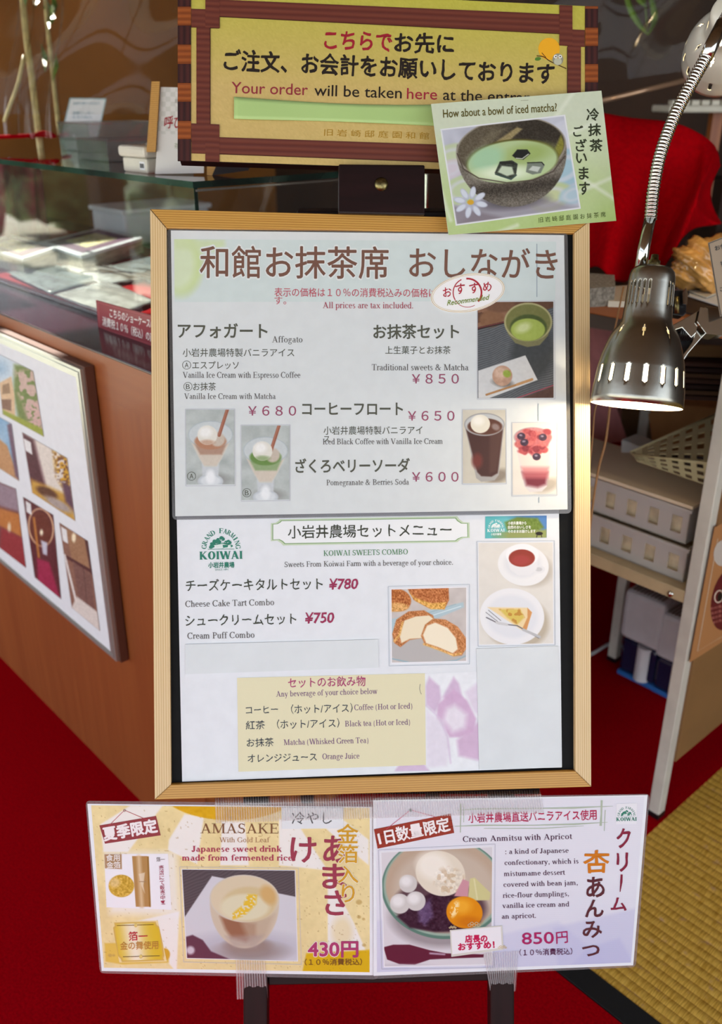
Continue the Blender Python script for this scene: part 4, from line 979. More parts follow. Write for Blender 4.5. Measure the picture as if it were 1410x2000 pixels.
# --- upper sheet, laminated
S1 = BP.off(-.0030)
up = thing('menu_sheet', 'upper laminated menu sheet with brown title and drink photographs', 'menu', tuple(S1.at((720, 1000))[0]))
PQ = [(333.6, 450), (1101.7, 459.3), (1108.4, 995), (342.5, 1008.4)]; FQ = [(326.5, 445.5), (1108.5, 454.5), (1116, 1003), (336.5, 1015.5)]
MB().prism(S1.at(PQ), -NB * .0004).build('paper', mat('upper sheet paper', (217, 223, 224), .6, vary=.015, scale=60, spec=.3), up)
fo, fi = roundq(FQ, 10), roundq(PQ, .01)
V = np.vstack([S1.at(fo), S1.at(fi)]); n = len(fo)
MB().add(V, [(i, (i + 1) % n, n + (i + 1) % n, n + i) for i in range(n)]).build('laminate_edge', glassmat('grey laminate margin', (150, 152, 156), .15, 1.4, 1.5, .12), up)
im = Img([(340, 467), (1086, 472), (1084, 588), (341, 590)], 3.0, (206, 219, 218)); im.ell(352, 516, 44, 62, (198, 216, 158), 0, 14); im.ell(346, 516, 34, 50, (210, 224, 190), 0, 14); im.poly([(341, 468), (438, 468), (440, 480), (420, 492), (341, 486)], (202, 218, 170), 10, .8); im.noise(16, 6); im.place(S1, up, 'printed_background', .00016)
pr = Print(S1, .0002); HL = (232, 236, 236); BR = (118, 84, 70)
D3 = .0002
pr.text('和館お抹茶席', 388, 513, 761, 514.8, 61, (222, 229, 228), bold=.05, dl=.00012)
pr.text('和館お抹茶席', 390, 513, 759, 514.8, 59, BR, bold=.012, dl=D3)
pr.text('おしながき', 799, 514.5, 1089, 517.5, 57, BR, bold=.010, dl=D3)
RD = (188, 78, 94)
pr.text('表示の価格は１０％の消費税込みの価格は', 536, 571, 852, 572.5, 16.5, RD, bold=.003, dl=D3); pr.text('す。', 536, 587, 559, 587, 15.5, RD, dl=D3)
pr.text('All prices are tax included.', 630, 602, 806.7, 602.5, 12, (168, 76, 92), 'serif', dl=D3)
pr.text('アフォガート', 347, 646.5, 522.5, 647, 28, GR, bold=.022); pr.text('Affogato', 531, 668.8, 590.6, 668.8, 12, SR, 'serif')
pr.text('小岩井農場特製バニラアイス', 356.8, 689, 574.6, 689, 15.5, GR, bold=.004)
for cx, cy, t in ((364.5, 713, 'A'), (367, 755, 'B'), (374, 930, 'A'), (482, 962.5, 'B')):
    dl = .0003 if cy > 900 else 0
    pr.ring(cx, cy, 8.6, 8.6, 1.0, GR, dl=dl); pr.text(t, cx - 3.8, cy + 4.8, cx + 3.8, cy + 4.8, 9.5, GR, dl=dl)
pr.text('エスプレッソ', 375.5, 713.5, 466, 713.5, 15, GR, bold=.004); pr.text('Vanilla Ice Cream with Espresso Coffee', 356.8, 738, 586.6, 738, 11.5, SR, 'serif')
pr.text('お抹茶', 377, 755.3, 421.5, 755.3, 15, GR, bold=.004); pr.text('Vanilla Ice Cream with Matcha', 359.6, 779.3, 538.4, 779.3, 11, SR, 'serif')
def price(t, x0, x1, y, b=.010): pr.text(t, x0, y, x1, y, 21.5, PRC, bold=b)
price('￥６８０', 484.5, 578.4, 802.6); price('￥６５０', 796.6, 887.6, 812.4); price('￥６００', 804.6, 895.5, 931.5); price('￥８５０', 804.3, 896, 740)
pr.text('コーヒーフロート', 590, 799, 787, 799, 25.5, GR, bold=.022); pr.text('小岩井農場特製バニラアイ', 632, 841.3, 825, 840.5, 15.5, GR, bold=.004); pr.text('ス', 632, 857.5, 644, 857.5, 14, GR)
pr.text('Iced Black Coffee with Vanilla Ice Cream', 630.5, 868, 864.3, 867, 11, SR, 'serif')
pr.text('ざくろベリーソーダ', 576.5, 911, 800.4, 909.5, 26, GR, bold=.022); pr.text('Pomegranate & Berries Soda', 637.7, 948, 798.8, 946.5, 11, SR, 'serif')
pr.text('お抹茶セット', 729, 648.5, 896.7, 648, 26.5, GR, bold=.022); pr.text('上生菓子とお抹茶', 752.3, 684, 880, 684, 15, GR, bold=.004); pr.text('Traditional sweets & Matcha', 726, 723.3, 915, 723.3, 12, SR, 'serif')
for y0, y1, x in ((476, 580, 1048.5), (788, 822, 1051), (971, 982, 1052.5)): pr.line([(x, y0), (x, y1)], 1.6, (150, 166, 178))
for q in ([(932, 588.5), (1083, 587), (1084, 779), (932, 780)], [(362, 799), (458.5, 798.5), (459.5, 948.5), (363, 949)], [(470.5, 830), (566.8, 829.5), (566.5, 977.5), (471, 979)], [(902.8, 799.5), (988.5, 799), (989, 945), (903, 946)], [(999.8, 825), (1088.5, 824.6), (1088, 967.5), (1000, 969)]):
    frame_px(pr, q, 1.6, (196, 200, 206), -.00008)
pr.done('lettering', M['ink'], up)
# matcha set photo
im = Img([(932.7, 590), (1080.7, 589), (1081, 777), (933, 778)], 1.0, (88, 92, 96))
im.c += (np.sin((im.X * .35 + im.Y) * 1.5 + im.n(30, 2) * 9) * 16)[..., None]
im.poly([(933, 588), (1081, 588), (1081, 600), (1000, 628), (933, 642)], (92, 62, 46), 2); im.mix(im.pm([(933, 588), (1000, 588), (1000, 628), (933, 642)], 3) * (im.n(20, 6) > .35), (136, 100, 78)); im.ell(960, 622, 24, 17, (128, 92, 66), -12, 4); im.ell(976, 596, 30, 14, (112, 80, 60), 0, 4)
im.line([(933, 642), (985, 630)], 5, (44, 34, 32), 1); im.line([(933, 641), (985, 629)], 1, (150, 60, 60), 1)
im.ell(1040, 690, 42, 56, (62, 66, 68), 12, 16)
im.poly([(934, 724), (1026, 694), (1050, 742), (955, 778), (934, 778)], (206, 208, 208), 1.5); im.ell(982, 748, 20, 8, (124, 118, 112), 10, 6)
im.ell(981, 734, 19.5, 20, (188, 152, 128), 0, 1.5); im.ell(978, 728, 12, 10, (206, 176, 156), 0, 6); im.ell(990, 730, 8, 7, (150, 170, 70), 30, 3); im.noise(5, 26, im.em(981, 734, 19, 20), 5)
im.line([(950, 771), (1038, 742)], 4, (172, 128, 82), 1); im.line([(1010, 751), (1039, 741)], 5, (190, 146, 98), 1); im.line([(980, 788), (1082, 752)], 1.6, (170, 70, 84), 1); im.poly([(985, 790), (1082, 754), (1082, 779)], (84, 60, 52), 2)
im.poly([(986, 628), (1078, 628), (1070, 656), (1054, 674), (1030, 678), (1006, 670), (992, 652)], (120, 118, 82), 2); im.ell(1031.5, 629, 47, 38, (168, 164, 118), 0, 1.5); im.ell(1031.5, 629, 43.5, 34.5, (114, 116, 66), 0, 2); im.ell(1032, 640, 36, 26, (70, 84, 40), 0, 3); im.ell(1031, 644, 33.5, 22, (158, 176, 84), 0, 2); im.ell(1022, 640, 15, 9, (196, 208, 150), -20, 8); im.noise(5, 10)
im.place(S1, up, lift=.0003)
def dessert(q, cx, cy, liquid, sauce, stickx):
    im = Img(q, 1.0, (178, 186, 184)); im.noise(22, 34); im.ell(cx + 8, cy + 108 - 12, 30, 12, (150, 152, 150), 0, 9)
    im.poly([(cx - 17, cy + 60), (cx + 17, cy + 60), (cx + 15, cy + 100), (cx - 15, cy + 100)], (196, 202, 206), 3); im.ell(cx, cy + 100, 25, 14, (188, 196, 202), 0, 1.5); im.ell(cx, cy + 99, 20, 10, (214, 220, 224), 0, 3); im.ell(cx, cy + 92, 9, 14, (236, 240, 242), 0, 6)
    im.poly([(cx - 43, cy + 12), (cx + 43, cy + 12), (cx + 22, cy + 56), (cx + 12, cy + 72), (cx - 12, cy + 72), (cx - 22, cy + 54)], (200, 204, 200), 3); im.poly([(cx - 36, cy + 26), (cx + 36, cy + 26), (cx + 21, cy + 56), (cx + 12, cy + 70), (cx - 12, cy + 70), (cx - 22, cy + 54)], (206, 196, 182), 4); im.poly([(cx - 32, cy + 26), (cx + 32, cy + 26), (cx + 22, cy + 48), (cx - 20, cy + 48)], liquid, 4)
    im.ell(cx, cy + 9, 43.5, 27, (170, 182, 188), 0, 1.2); im.ell(cx, cy + 9, 42, 25.5, (196, 204, 206), 0, 1.5); im.ell(cx, cy + 22, 31, 16, sauce, 0, 2.5); im.ell(cx + 14, cy + 18, 14, 14, (196, 184, 170), 0, 4)
    im.line([(stickx, cy - 40), (stickx - 16, cy + 10)], 6.5, (150, 94, 74), 1.2); im.line([(stickx - 1, cy - 40), (stickx - 17, cy + 10)], 2, (176, 118, 96), 1.5)
    im.ell(cx - 6, cy + 10, 19.5, 19, (222, 220, 210), 0, 1.5); im.ell(cx - 10, cy + 4, 12, 10, (240, 240, 236), 0, 8); im.ell(cx - 6, cy + 24, 14, 5, sauce, 0, 4, .6); im.noise(4, 8); return im
dessert([(363, 800), (457.3, 800), (458, 946), (364, 946.6)], 411, 840, (172, 140, 122), (176, 128, 100), 444).place(S1, up, lift=.00028)
dessert([(471.4, 831.4), (565.6, 831), (565, 975.6), (471.7, 977)], 518.5, 871, (142, 164, 120), (104, 138, 72), 545).place(S1, up, lift=.00028)
im = Img([(903.8, 800.6), (987, 800.6), (987.5, 942.7), (904, 944)], 1.0, (200, 196, 182)); im.noise(20, 12); im.ell(972, 930, 22, 12, (140, 130, 118), -20, 9)
im.poly([(907, 828), (985, 828), (974, 928), (966, 938), (940, 941), (930, 934)], (164, 162, 160), 2); im.poly([(910, 838), (982, 838), (972, 924), (960, 931), (940, 930), (932, 922)], (72, 46, 42), 3); im.ell(932, 900, 10, 14, (110, 54, 48), 0, 8); im.poly([(956, 840), (980, 842), (970, 920), (956, 925)], (84, 58, 52), 6)
im.ell(946, 829, 39.5, 22.5, (150, 150, 152), 0, 1.2); im.ell(946, 829, 37.5, 20.5, (186, 190, 192), 0, 1.5); im.ell(947, 833, 34, 16, (92, 58, 46), 0, 2); im.ell(938, 828, 19, 18, (224, 220, 204), 0, 1.5); im.ell(934, 822, 11, 9, (238, 236, 226), 0, 8); im.ell(968, 834, 8, 6, (140, 122, 118), 30, 4); im.place(S1, up, lift=.00028)
im = Img([(1000.9, 826), (1087, 826), (1086.4, 965), (1001.5, 966.6)], 1.0, (218, 214, 206)); im.noise(20, 8); im.ell(1068, 948, 24, 12, (176, 168, 156), -20, 9)
im.poly([(1004, 856), (1079, 856), (1068, 950), (1058, 960), (1034, 961), (1024, 950)], (208, 204, 206), 2); im.poly([(1007, 866), (1077, 866), (1068, 930), (1024, 930)], (232, 206, 200), 4); im.poly([(1020, 922), (1070, 922), (1066, 946), (1050, 952), (1028, 948)], (110, 44, 58), 8); im.poly([(1018, 912), (1072, 912), (1070, 934), (1022, 934)], (190, 110, 116), 8, .7)
im.ell(1041, 854, 38, 20, (176, 170, 174), 0, 1.2); im.ell(1041, 854, 36, 18.5, (190, 130, 134), 0, 1.5); im.poly([(1008, 856), (1076, 856), (1070, 872), (1050, 884), (1046, 896), (1034, 886), (1012, 876)], (176, 100, 106), 4); rn = random.Random(8)
for i in range(44):
    x, y = rn.uniform(1012, 1070), rn.uniform(842, 884); im.ell(x, y, rn.uniform(5, 8), rn.uniform(4, 7), rn.choice([(150, 60, 70), (172, 80, 84), (126, 48, 60), (190, 104, 104)]), 0, 3)
for x, y in ((1018, 852), (1024, 864), (1060, 854), (1048, 892)): im.ell(x, y, 8, 7, (58, 42, 62), 0, 2); im.ell(x - 1, y - 2, 3, 2, (140, 130, 150), 0, 2)
im.noise(3, 26, im.em(1041, 862, 36, 26)); im.place(S1, up, lift=.00028)

# oval sticker
S4 = S1.off(.0009)
st = tag(MB().prism(S4.at([(913.5 + 73.5 * math.cos(a) * math.cos(-.17) - 37.5 * math.sin(a) * math.sin(-.17), 572 + 73.5 * math.cos(a) * math.sin(-.17) + 37.5 * math.sin(a) * math.cos(-.17)) for a in np.linspace(0, 2 * math.pi, 56, endpoint=False)]), -NB * .0005).build('oval_sticker', mat('bright sticker paper', (246, 246, 246), .5)), 'oval white sticker with red brush lettering and a gold rim on the upper menu sheet', 'sticker')
pr = Print(S4, .00015); pr.ring(913.5, 572, 72.5, 36.5, 1.0, (206, 180, 110), -9.7); pr.ring(913.5, 572, 69.5, 34, .8, (214, 196, 140), -9.7)
pr.ring(913, 571.5, 29, 29, 3.4, (176, 40, 56), 0, -95, 40); pr.ring(913, 571.5, 29, 29, 1.2, (176, 60, 70), 0, 60, 150); pr.ring(913, 571.5, 29, 29, 2.0, (176, 40, 56), 0, 150, 245)
for ch_, x, y, h in (('お', 873.5, 571.5, 19), ('す', 899, 565, 21), ('す', 926, 563.5, 21), ('め', 951.5, 560.5, 19)): pr.text(ch_, x - h * .45, y + .8, x + h * .45, y - .8, h, (176, 34, 54), 'brush', .012, dl=.0001)
pr.text('Recommended', 873, 597, 957.5, 585, 10, (112, 138, 30), 'brush', .012, .42, dl=.00015)
pr.done('lettering', M['ink'], st)

# ------------------------------------------------------------------ order sign on top
SUX = np.array([.9965, .0759, -.0338]); SUY = np.array([-.0007, .4146, .91]); SG = Plane((.0325, 1.0667, 1.2113), np.cross(SUX, SUY))
sg = thing('order_sign', 'yellow order sign with brown wood border above the menu board', 'sign', tuple(SG.at((757, 330))[0]))
MB().prism(SG.at([(349, -26), (1166, 13), (1166, 341), (352, 315)]), -SG.n * .012).build('sign_board', M['darkwood'], sg)
im = Img([(373, -25), (1143, 12), (1143, 340), (373, 314)], 3.0, (204, 178, 112))
im.mix(np.clip((190 - im.Y) / 230 + (im.X - 700) * .0003, 0, 1), (186, 184, 70)); im.noise(2.5, 14); im.noise(9, 6); im.place(SG, sg, 'printed_ground', .0002)
w1 = wood('sign border wood', (112, 56, 42), (92, 40, 32), .5, 300, 2)
SGf = SG.off(.0012)
def beam(q, nm='border_beam', lift=0.0, mm=None):
    P_ = SG.off(.0012 + lift).at(q); MB().prism(P_, -SG.n * .0009).build(nm, mm or w1, sg)
beam([(401, -2), (1093.5, 27.5), (1093.5, 65), (401, 31)]); beam([(374, 266), (1118, 291), (1118, 326), (374, 299)])
beam([(383.5, 30), (410, 31), (410, 268), (383.5, 266)], lift=-.0002); beam([(1108.7, 66), (1134.6, 67), (1134.6, 300), (1108.7, 299)], lift=-.0002)
for q in ([(401, -24), (428.5, -22), (428.5, 54.5), (401, 53)], [(401, 241.5), (428.5, 243), (428.5, 316), (401, 315)], [(1092.8, 9.8), (1118, 11), (1118, 90), (1092.8, 88)], [(1092.8, 262), (1118, 263), (1118, 336), (1092.8, 335)]): beam(q, lift=.0003)
for q in ([(373.5, 17), (401, 18), (401, 53.4), (373.5, 53)], [(373.5, 241), (401, 242), (401, 277), (373.5, 276.5)], [(1118, 57.5), (1142, 58.5), (1142, 91), (1118, 90)], [(1118, 262), (1142, 263), (1142, 298), (1118, 297)]): beam(q, lift=.0001)
bd, blt = wood('dark inlay', (72, 34, 32), (44, 22, 24), .45, 300, 2), wood('reddish inlay', (156, 84, 40), (122, 60, 28), .4, 300, 2, coat=.2)
def inlay(x0, x1, ys, dark0):
    for i in range(len(ys) - 1):
        q = [(x0, ys[i]), (x1, ys[i]), (x1, ys[i + 1] - .4), (x0, ys[i + 1] - .4)]
        P_ = SG.off(.0014).at([q[1], q[2], q[3], q[0]] if (i % 2 == 0) == dark0 else q); MB().prism(P_, -SG.n * .002).build('inlay_block', bd if (i % 2 == 0) == dark0 else blt, sg)
inlay(347, 373, [-24, 13, 50, 87, 125, 162, 199, 236, 272, 314], True)
inlay(1143, 1168, [12, 17, 54, 90, 125, 161, 197, 233, 270, 306, 341], False)
pr = Print(SG, .0004); BKc = (38, 30, 26); CRM = (160, 34, 50)
for a_, b_ in (((428.5, 32.3), (1093, 66)), ((410.6, 55), (410.6, 243)), ((428.5, 54.6), (428.5, 33)), ((410, 54.6), (428, 55)), ((428, 300.4), (1093, 325.5)), ((1108, 92), (1108, 262))): pr.line([a_, b_], 1.2, (60, 30, 22), .0010)
pr.text('こちらで', 633, 79, 766, 84, 37, CRM, 'brush', .028); pr.text('お先に', 769.6, 85, 887, 87.5, 36, BKc, 'brush', .028)
pr.text('ご注文、お会計をお願いしております', 436.6, 119, 1082.8, 146.5, 38, BKc, 'brush', .028)
pr.text('Your order', 451.7, 181.6, 601, 185.8, 21.5, (146, 48, 62), bold=.006); pr.text('will be taken', 613.6, 186.6, 784.4, 192.2, 21.5, BKc, bold=.006); pr.text('here', 794.4, 193.0, 853.4, 194.6, 21, (160, 40, 60), bold=.006); pr.text('at the entrance', 865, 195.0, 1068, 202, 21, BKc, bold=.006)
pr.text('旧 岩 崎 邸 庭 園 和 館', 633, 259, 838, 266.3, 13, (172, 134, 44), 'brush', .004)
pr.ell(1072.3, 95.4, 21, 21.5, (240, 176, 40)); pr.line(bez([(1048, 109), (1062, 111), (1075, 120), (1106, 134)], 12), 1.8, (80, 46, 20), .00005); pr.line([(1058, 103), (1066, 112)], 1.3, (80, 46, 20), .00005); pr.ell(1050.5, 115, 6, 3.6, (84, 130, 50), -10)
pr.ell(1089.5, 116, 10.5, 11.5, (150, 150, 132), dl=.0001); pr.ell(1089.5, 120, 7.5, 7, (190, 192, 170), dl=.00015); pr.ell(1085, 110.5, 3.6, 3.6, (240, 240, 232), dl=.0002); pr.ell(1094, 110.5, 3.6, 3.6, (240, 240, 232), dl=.0002); pr.ell(1085.5, 110.5, 1.4, 1.4, (30, 30, 30), dl=.00025); pr.ell(1094, 110.5, 1.4, 1.4, (30, 30, 30), dl=.00025); pr.poly([(1088.5, 112.5), (1091, 112.5), (1089.7, 115)], (210, 160, 60), .00025)
pr.done('lettering', M['ink'], sg)
# green masking strip
def Fg(u, v):
    x = 457 + u * 410; yt = 189 + 16 * math.sin(u * math.pi * .62); yb = 232 + 15 * u ** .8 - 3 * math.sin(u * 3.1)
    return SG.at((x, yt + (yb - yt) * v), .0018 + .0022 * (math.sin(u * 6.3 + .8) ** 2) * (v * .6 + .3))[0]
mb = MB(); mb.grid(Fg, 48, 6); tag(mb.build('green_tape', mat('pale green tape', (176, 208, 134), .5, coat=.15), smooth=True, solid=.0003), 'pale green paper strip covering a line of the order sign', 'tape')

# ------------------------------------------------------------------ iced matcha card
CUX = np.array([.9777, .1997, .0651]); CUY = np.array([-.1357, .3635, .9216]); MC = Plane((.1736, 1.0275, 1.1352), np.cross(CUX, CUY))
CQ = [(842, 203), (1174.5, 177), (1203.5, 431), (876, 459)]
mc = tag(MB().prism(MC.at(CQ), -MC.n * .0006).build('matcha_card', M['paper']), 'tilted pale green card with a photograph of an iced matcha bowl', 'card')
im = Img(CQ, 1.5, (206, 218, 190)); im.mix(np.clip((im.Y - 240) / 190, 0, 1) * (.55 + .45 * im.n(60, 3)), (170, 198, 116)); im.poly([(842, 203), (1174, 177), (1180, 240), (848, 262)], (204, 214, 192), 30, .8)
for L_ in ([(1020, 300), (1160, 240)], [(1120, 380), (1210, 340)], [(1140, 350), (1205, 392)], [(1080, 235), (1120, 180)], [(930, 470), (1010, 440)], [(880, 430), (846, 330)]): im.line(L_, 7, (224, 232, 214), 6, .7)
im.noise(5, 5); im.place(MC, mc, 'printed_ground', .00015)
BQ = [(859.7, 252), (1103.8, 223.8), (1134.5, 407.5), (889.9, 440.9)]
im = Img(BQ, 1.0, (186, 190, 204)); im.noise(26, 26)
for cx, cy, r, c in ((880, 310, 46, (190, 206, 160)), (1095, 330, 60, (150, 190, 206)), (1075, 385, 44, (190, 202, 140)), (905, 370, 46, (184, 204, 150)), (880, 330, 30, (206, 196, 208)), (1110, 260, 46, (204, 208, 222)), (1120, 380, 30, (166, 196, 210))):
    im.ell(cx, cy, r, r * .6, c, -20, 5, .8); im.ell(cx, cy, r * .72, r * .42, (206, 210, 220), -20, 5, .7); im.ell(cx, cy, r * .5, r * .28, c, -20, 4, .7)
im.poly([(890, 441), (970, 380), (1060, 385), (1134, 407)], (150, 146, 156), 12, .8); im.poly([(880, 400), (960, 420), (1000, 430), (892, 441)], (124, 114, 122), 8, .7)
im.ell(1000, 392, 62, 16, (100, 96, 104), -6, 12)
bm_ = im.em(999, 296, 107.5, 108, -4, 2) * np.clip((im.Y - 280) / 4, 0, 1); im.mix(bm_, (112, 106, 96))
t = (im.Y - 330 + (im.X - 1000) * .12); im.mix(bm_ * np.exp(-((t - 38) / 16) ** 2) * .85, (56, 50, 42)); im.mix(bm_ * np.exp(-((t - 10) / 12) ** 2) * .4, (140, 134, 124)); im.noise(2.0, 60, bm_, 4)
im.ell(998, 290, 108, 61, (150, 144, 132), -7, 1.6); im.ell(998, 289, 104.5, 57.5, (92, 84, 68), -7, 2)
ri = im.em(998, 289, 104, 57, -7, 2); im.mix(ri * np.clip((im.X - 960) / 60, 0, 1) * np.clip((300 - im.Y) / 30, 0, 1) * .85, (44, 38, 30)); im.mix(ri * im.pm([(950, 290), (1010, 248), (1020, 252), (975, 292)], 4), (150, 136, 96)); im.mix(ri * im.pm([(905, 310), (960, 256), (990, 250), (950, 285), (915, 320)], 8) * .7, (112, 104, 84)); im.mix(ri * im.pm([(1080, 300), (1096, 262), (1105, 290), (1095, 312)], 5), (132, 128, 50)); im.noise(2.2, 36, ri, 7)
im.ell(1001, 314, 90, 42, (84, 80, 30), -6, 3); im.ell(1001, 316, 88, 41, (178, 200, 150), -6, 3); im.ell(1030, 300, 46, 18, (150, 172, 96), -10, 16, .8); im.ell(950, 310, 34, 22, (160, 204, 170), -20, 14, .8); im.ell(985, 338, 52, 14, (226, 240, 212), -2, 12, .9)
im.line([(893, 300), (905, 330), (935, 348), (990, 357), (1040, 352), (1080, 335), (1103, 305)], 2.2, (70, 58, 50), 1.5, .9)
for P_, c in (([(1000, 304), (1010, 292), (1030, 292), (1036, 300), (1022, 312), (1008, 310)], (28, 30, 26)), ([(966, 338), (976, 316), (1000, 313), (1011, 320), (1008, 340), (998, 350), (978, 345)], (60, 66, 56)), ([(1027, 336), (1030, 318), (1058, 316), (1064, 322), (1056, 338), (1040, 341)], (120, 130, 118))):
    im.poly(P_, c, 1.5)
im.noise(3, 60, im.pm([(966, 338), (976, 316), (1000, 313), (1011, 320), (1008, 340), (998, 350), (978, 345)], 2), 12); im.poly([(972, 336), (980, 324), (1000, 326), (1004, 340), (990, 344)], (196, 212, 186), 3); im.line([(968, 340), (998, 350), (1008, 342)], 3, (64, 84, 76), 1); im.line([(978, 318), (1002, 318)], 5, (36, 38, 32), 2); im.line([(1008, 309), (1020, 310), (1032, 301)], 1.5, (220, 228, 210)); im.poly([(1032, 332), (1040, 324), (1056, 326), (1050, 336)], (196, 204, 196), 2); im.line([(1030, 318), (1058, 317), (1062, 322)], 2, (34, 36, 30), 1)
for k in range(8):
    a = k * math.pi / 4 + .2; im.ell(919 + 21 * math.cos(a), 395 + 19 * math.sin(a), 12.5, 6, (178, 184, 204), math.degrees(a), 1.5); im.ell(919 + 22 * math.cos(a), 395 + 20 * math.sin(a), 10, 4.6, (210, 218, 230), math.degrees(a), 2)
im.ell(919, 395, 6.5, 5, (214, 168, 50), 0, 1.5)
im.place(MC, mc, lift=.0003, border=(226, 230, 234), bw=3.5)
pr = Print(MC, .0005); pr.text('How about a bowl of iced matcha?', 865.7, 229.8, 1088, 217, 15.5, (92, 84, 26), bold=.012)
DG = (48, 54, 34)
for ch_, x0, y0, x1, y1 in (('冷', 1145, 211, 1170, 236), ('抹', 1148.4, 241, 1174, 266), ('茶', 1151, 271, 1176.5, 297), ('ご', 1119.5, 245, 1139, 267), ('ざ', 1124, 271, 1146, 296), ('い', 1125, 299, 1146.5, 319), ('ま', 1130, 326, 1150, 351), ('す', 1131, 355, 1152, 381)): pr.glyph(ch_, x0, y0, x1, y1, DG, 'brush', .024)
pr.text('旧 岩 崎 邸 庭 園 お 抹 茶 席', 1052, 430.5, 1183, 419, 10, (86, 100, 46), 'brush', .002); pr.line([(1017, 196.5), (1032, 195.5)], .8, (140, 146, 120))
pr.done('lettering', M['ink'], mc)

# ------------------------------------------------------------------ two laminated cards below the board
WUX = np.array([1.0, .0051, .0081]); WUY = np.array([-.0089, .1822, .9832]); CP_ = Plane((.0079, .745, .404), np.cross(WUX, WUY))
def laminated(label, film, paper, plane):
    r = thing('menu_card', label, 'card', tuple(plane.at(np.mean(film, 0))[0])); MB().prism(plane.at(paper), -plane.n * .0003).build('paper', M['paper'], r)
    fo, fi = roundq(film, 9), roundq(paper, .01); V = np.vstack([plane.at(fo), plane.at(fi)]); n = len(fo)
    MB().add(V, [(i, (i + 1) % n, n + (i + 1) % n, n + i) for i in range(n)]).build('laminate_edge', M['film'], r); return r
LQ = [(170.6, 1570), (727, 1576), (730, 1905), (198.5, 1896.5)]
cl = laminated('laminated yellow and white card advertising a sweet drink with gold leaf, lower left', [(167, 1564), (734, 1570), (739, 1913), (195, 1901)], LQ, CP_)
im = Img([(178, 1573), (722, 1578), (722, 1899), (203, 1890)], 1.7, (232, 216, 160)); im.noise(40, 18); im.noise(7, 10)
WH = (238, 240, 242)
for P_ in ([(255, 1573), (318, 1573), (250, 1664), (202, 1664), (196, 1610)], [(360, 1590), (398, 1596), (385, 1688), (328, 1660), (330, 1640)], [(433, 1604), (478, 1605), (486, 1690), (430, 1690)], [(545, 1600), (574, 1598), (640, 1700), (545, 1690)], [(592, 1576), (640, 1577), (720, 1640), (720, 1690), (660, 1640)], [(640, 1705), (690, 1800), (720, 1870), (640, 1862)], [(350, 1780), (345, 1900), (262, 1800)]): im.poly(P_, WH, 3, .85)
im.poly([(205, 1664), (345, 1664), (352, 1790), (215, 1785)], WH, 16, .7)
im.ell(450, 1536, 140, 66, (214, 168, 28), 0, 1.5); im.noise(8, 20, im.em(450, 1536, 140, 66))
im.poly([(598, 1862), (722, 1855), (722, 1902), (590, 1900)], (216, 178, 32), 3); im.poly([(204, 1842), (226, 1842), (330, 1864), (330, 1880), (240, 1884), (206, 1878)], (218, 184, 70), 3, .8); im.ell(322, 1864, 10, 12, (208, 166, 56), 0, 2); im.ell(668, 1820, 20, 30, (226, 208, 150), 0, 14, .6)
for x, y, r in ((701, 1762, 6), (701, 1791, 4), (710, 1795, 3), (215, 1866, 4), (222, 1866, 3), (711, 1846, 4), (606, 1650, 3), (450, 1597, 4)): im.ell(x, y, r, r * .8, (186, 156, 90), 0, 1.5, .7)
im.mix((im.n(3.1, 11) > .93) * .4, (150, 120, 60)); im.place(CP_, cl, 'printed_ground', .00015, M['inkgloss'])
im = Img([(354.2, 1697), (577, 1699), (582, 1878), (364, 1872.5)], 1.0, (84, 80, 84)); im.c += (np.sin((im.X * .5 + im.Y * 1.2) * .9 + im.n(20) * 8) * 7)[..., None]
im.poly([(414, 1711), (440, 1716), (545, 1745), (580, 1752), (583, 1880), (362, 1880), (360, 1792)], (206, 208, 214), 2); im.ell(480, 1850, 110, 30, (186, 188, 198), 0, 20); im.ell(490, 1858, 62, 18, (150, 140, 136), 0, 16)
im.ell(484, 1846, 44, 14, (150, 136, 128), 0, 8); im.mix(im.em(477.5, 1764, 67.5, 88, 0, 2.5) * np.clip((im.Y - 1750) / 4, 0, 1), (204, 192, 170)); im.poly([(430, 1790), (500, 1804), (500, 1830), (480, 1840), (452, 1832), (440, 1815)], (140, 92, 66), 9, .85); im.poly([(470, 1800), (536, 1786), (520, 1830), (490, 1846)], (184, 166, 142), 12, .7); im.poly([(440, 1828), (516, 1826), (500, 1850), (456, 1850)], (170, 156, 150), 8, .6)
im.ell(477.5, 1755, 68, 46.5, (206, 200, 184), 2, 1.5); im.ell(477.5, 1755, 65.5, 44, (214, 202, 172), 2, 2); im.ell(486, 1766, 52, 34, (206, 190, 146), 0, 6); im.ell(478, 1772, 48, 26, (218, 214, 182), 0, 6); im.ell(524, 1748, 14, 20, (206, 172, 112), -30, 8)
m = im.pm([(484, 1747), (502, 1747), (500, 1766), (478, 1788), (454, 1796), (452, 1786), (474, 1768)], 5) * (im.n(3, 3) > .33); im.mix(m, (226, 190, 60))
im.poly([(362, 1830), (376, 1826), (396, 1836), (412, 1858), (450, 1874), (364, 1876)], (92, 62, 78), 3); im.ell(372, 1856, 8, 8, (204, 196, 206), 0, 5)
im.place(CP_, cl, lift=.0003, m=M['inkgloss'], border=(226, 228, 232), bw=2)
im = Img([(203.5, 1668), (328, 1667.5), (335, 1777), (208, 1772)], 1.0, (238, 240, 244)); im.poly([(203.6, 1668.3), (237.5, 1668), (238, 1697.5), (205, 1696)], (176, 144, 108), 1)
im.ell(237, 1730.4, 25, 22, (206, 170, 70), 0, 1.5); im.noise(3, 80, im.em(237, 1730, 24, 21), 2); im.ell(224, 1724, 10, 9, (228, 206, 160), 0, 6, .6)
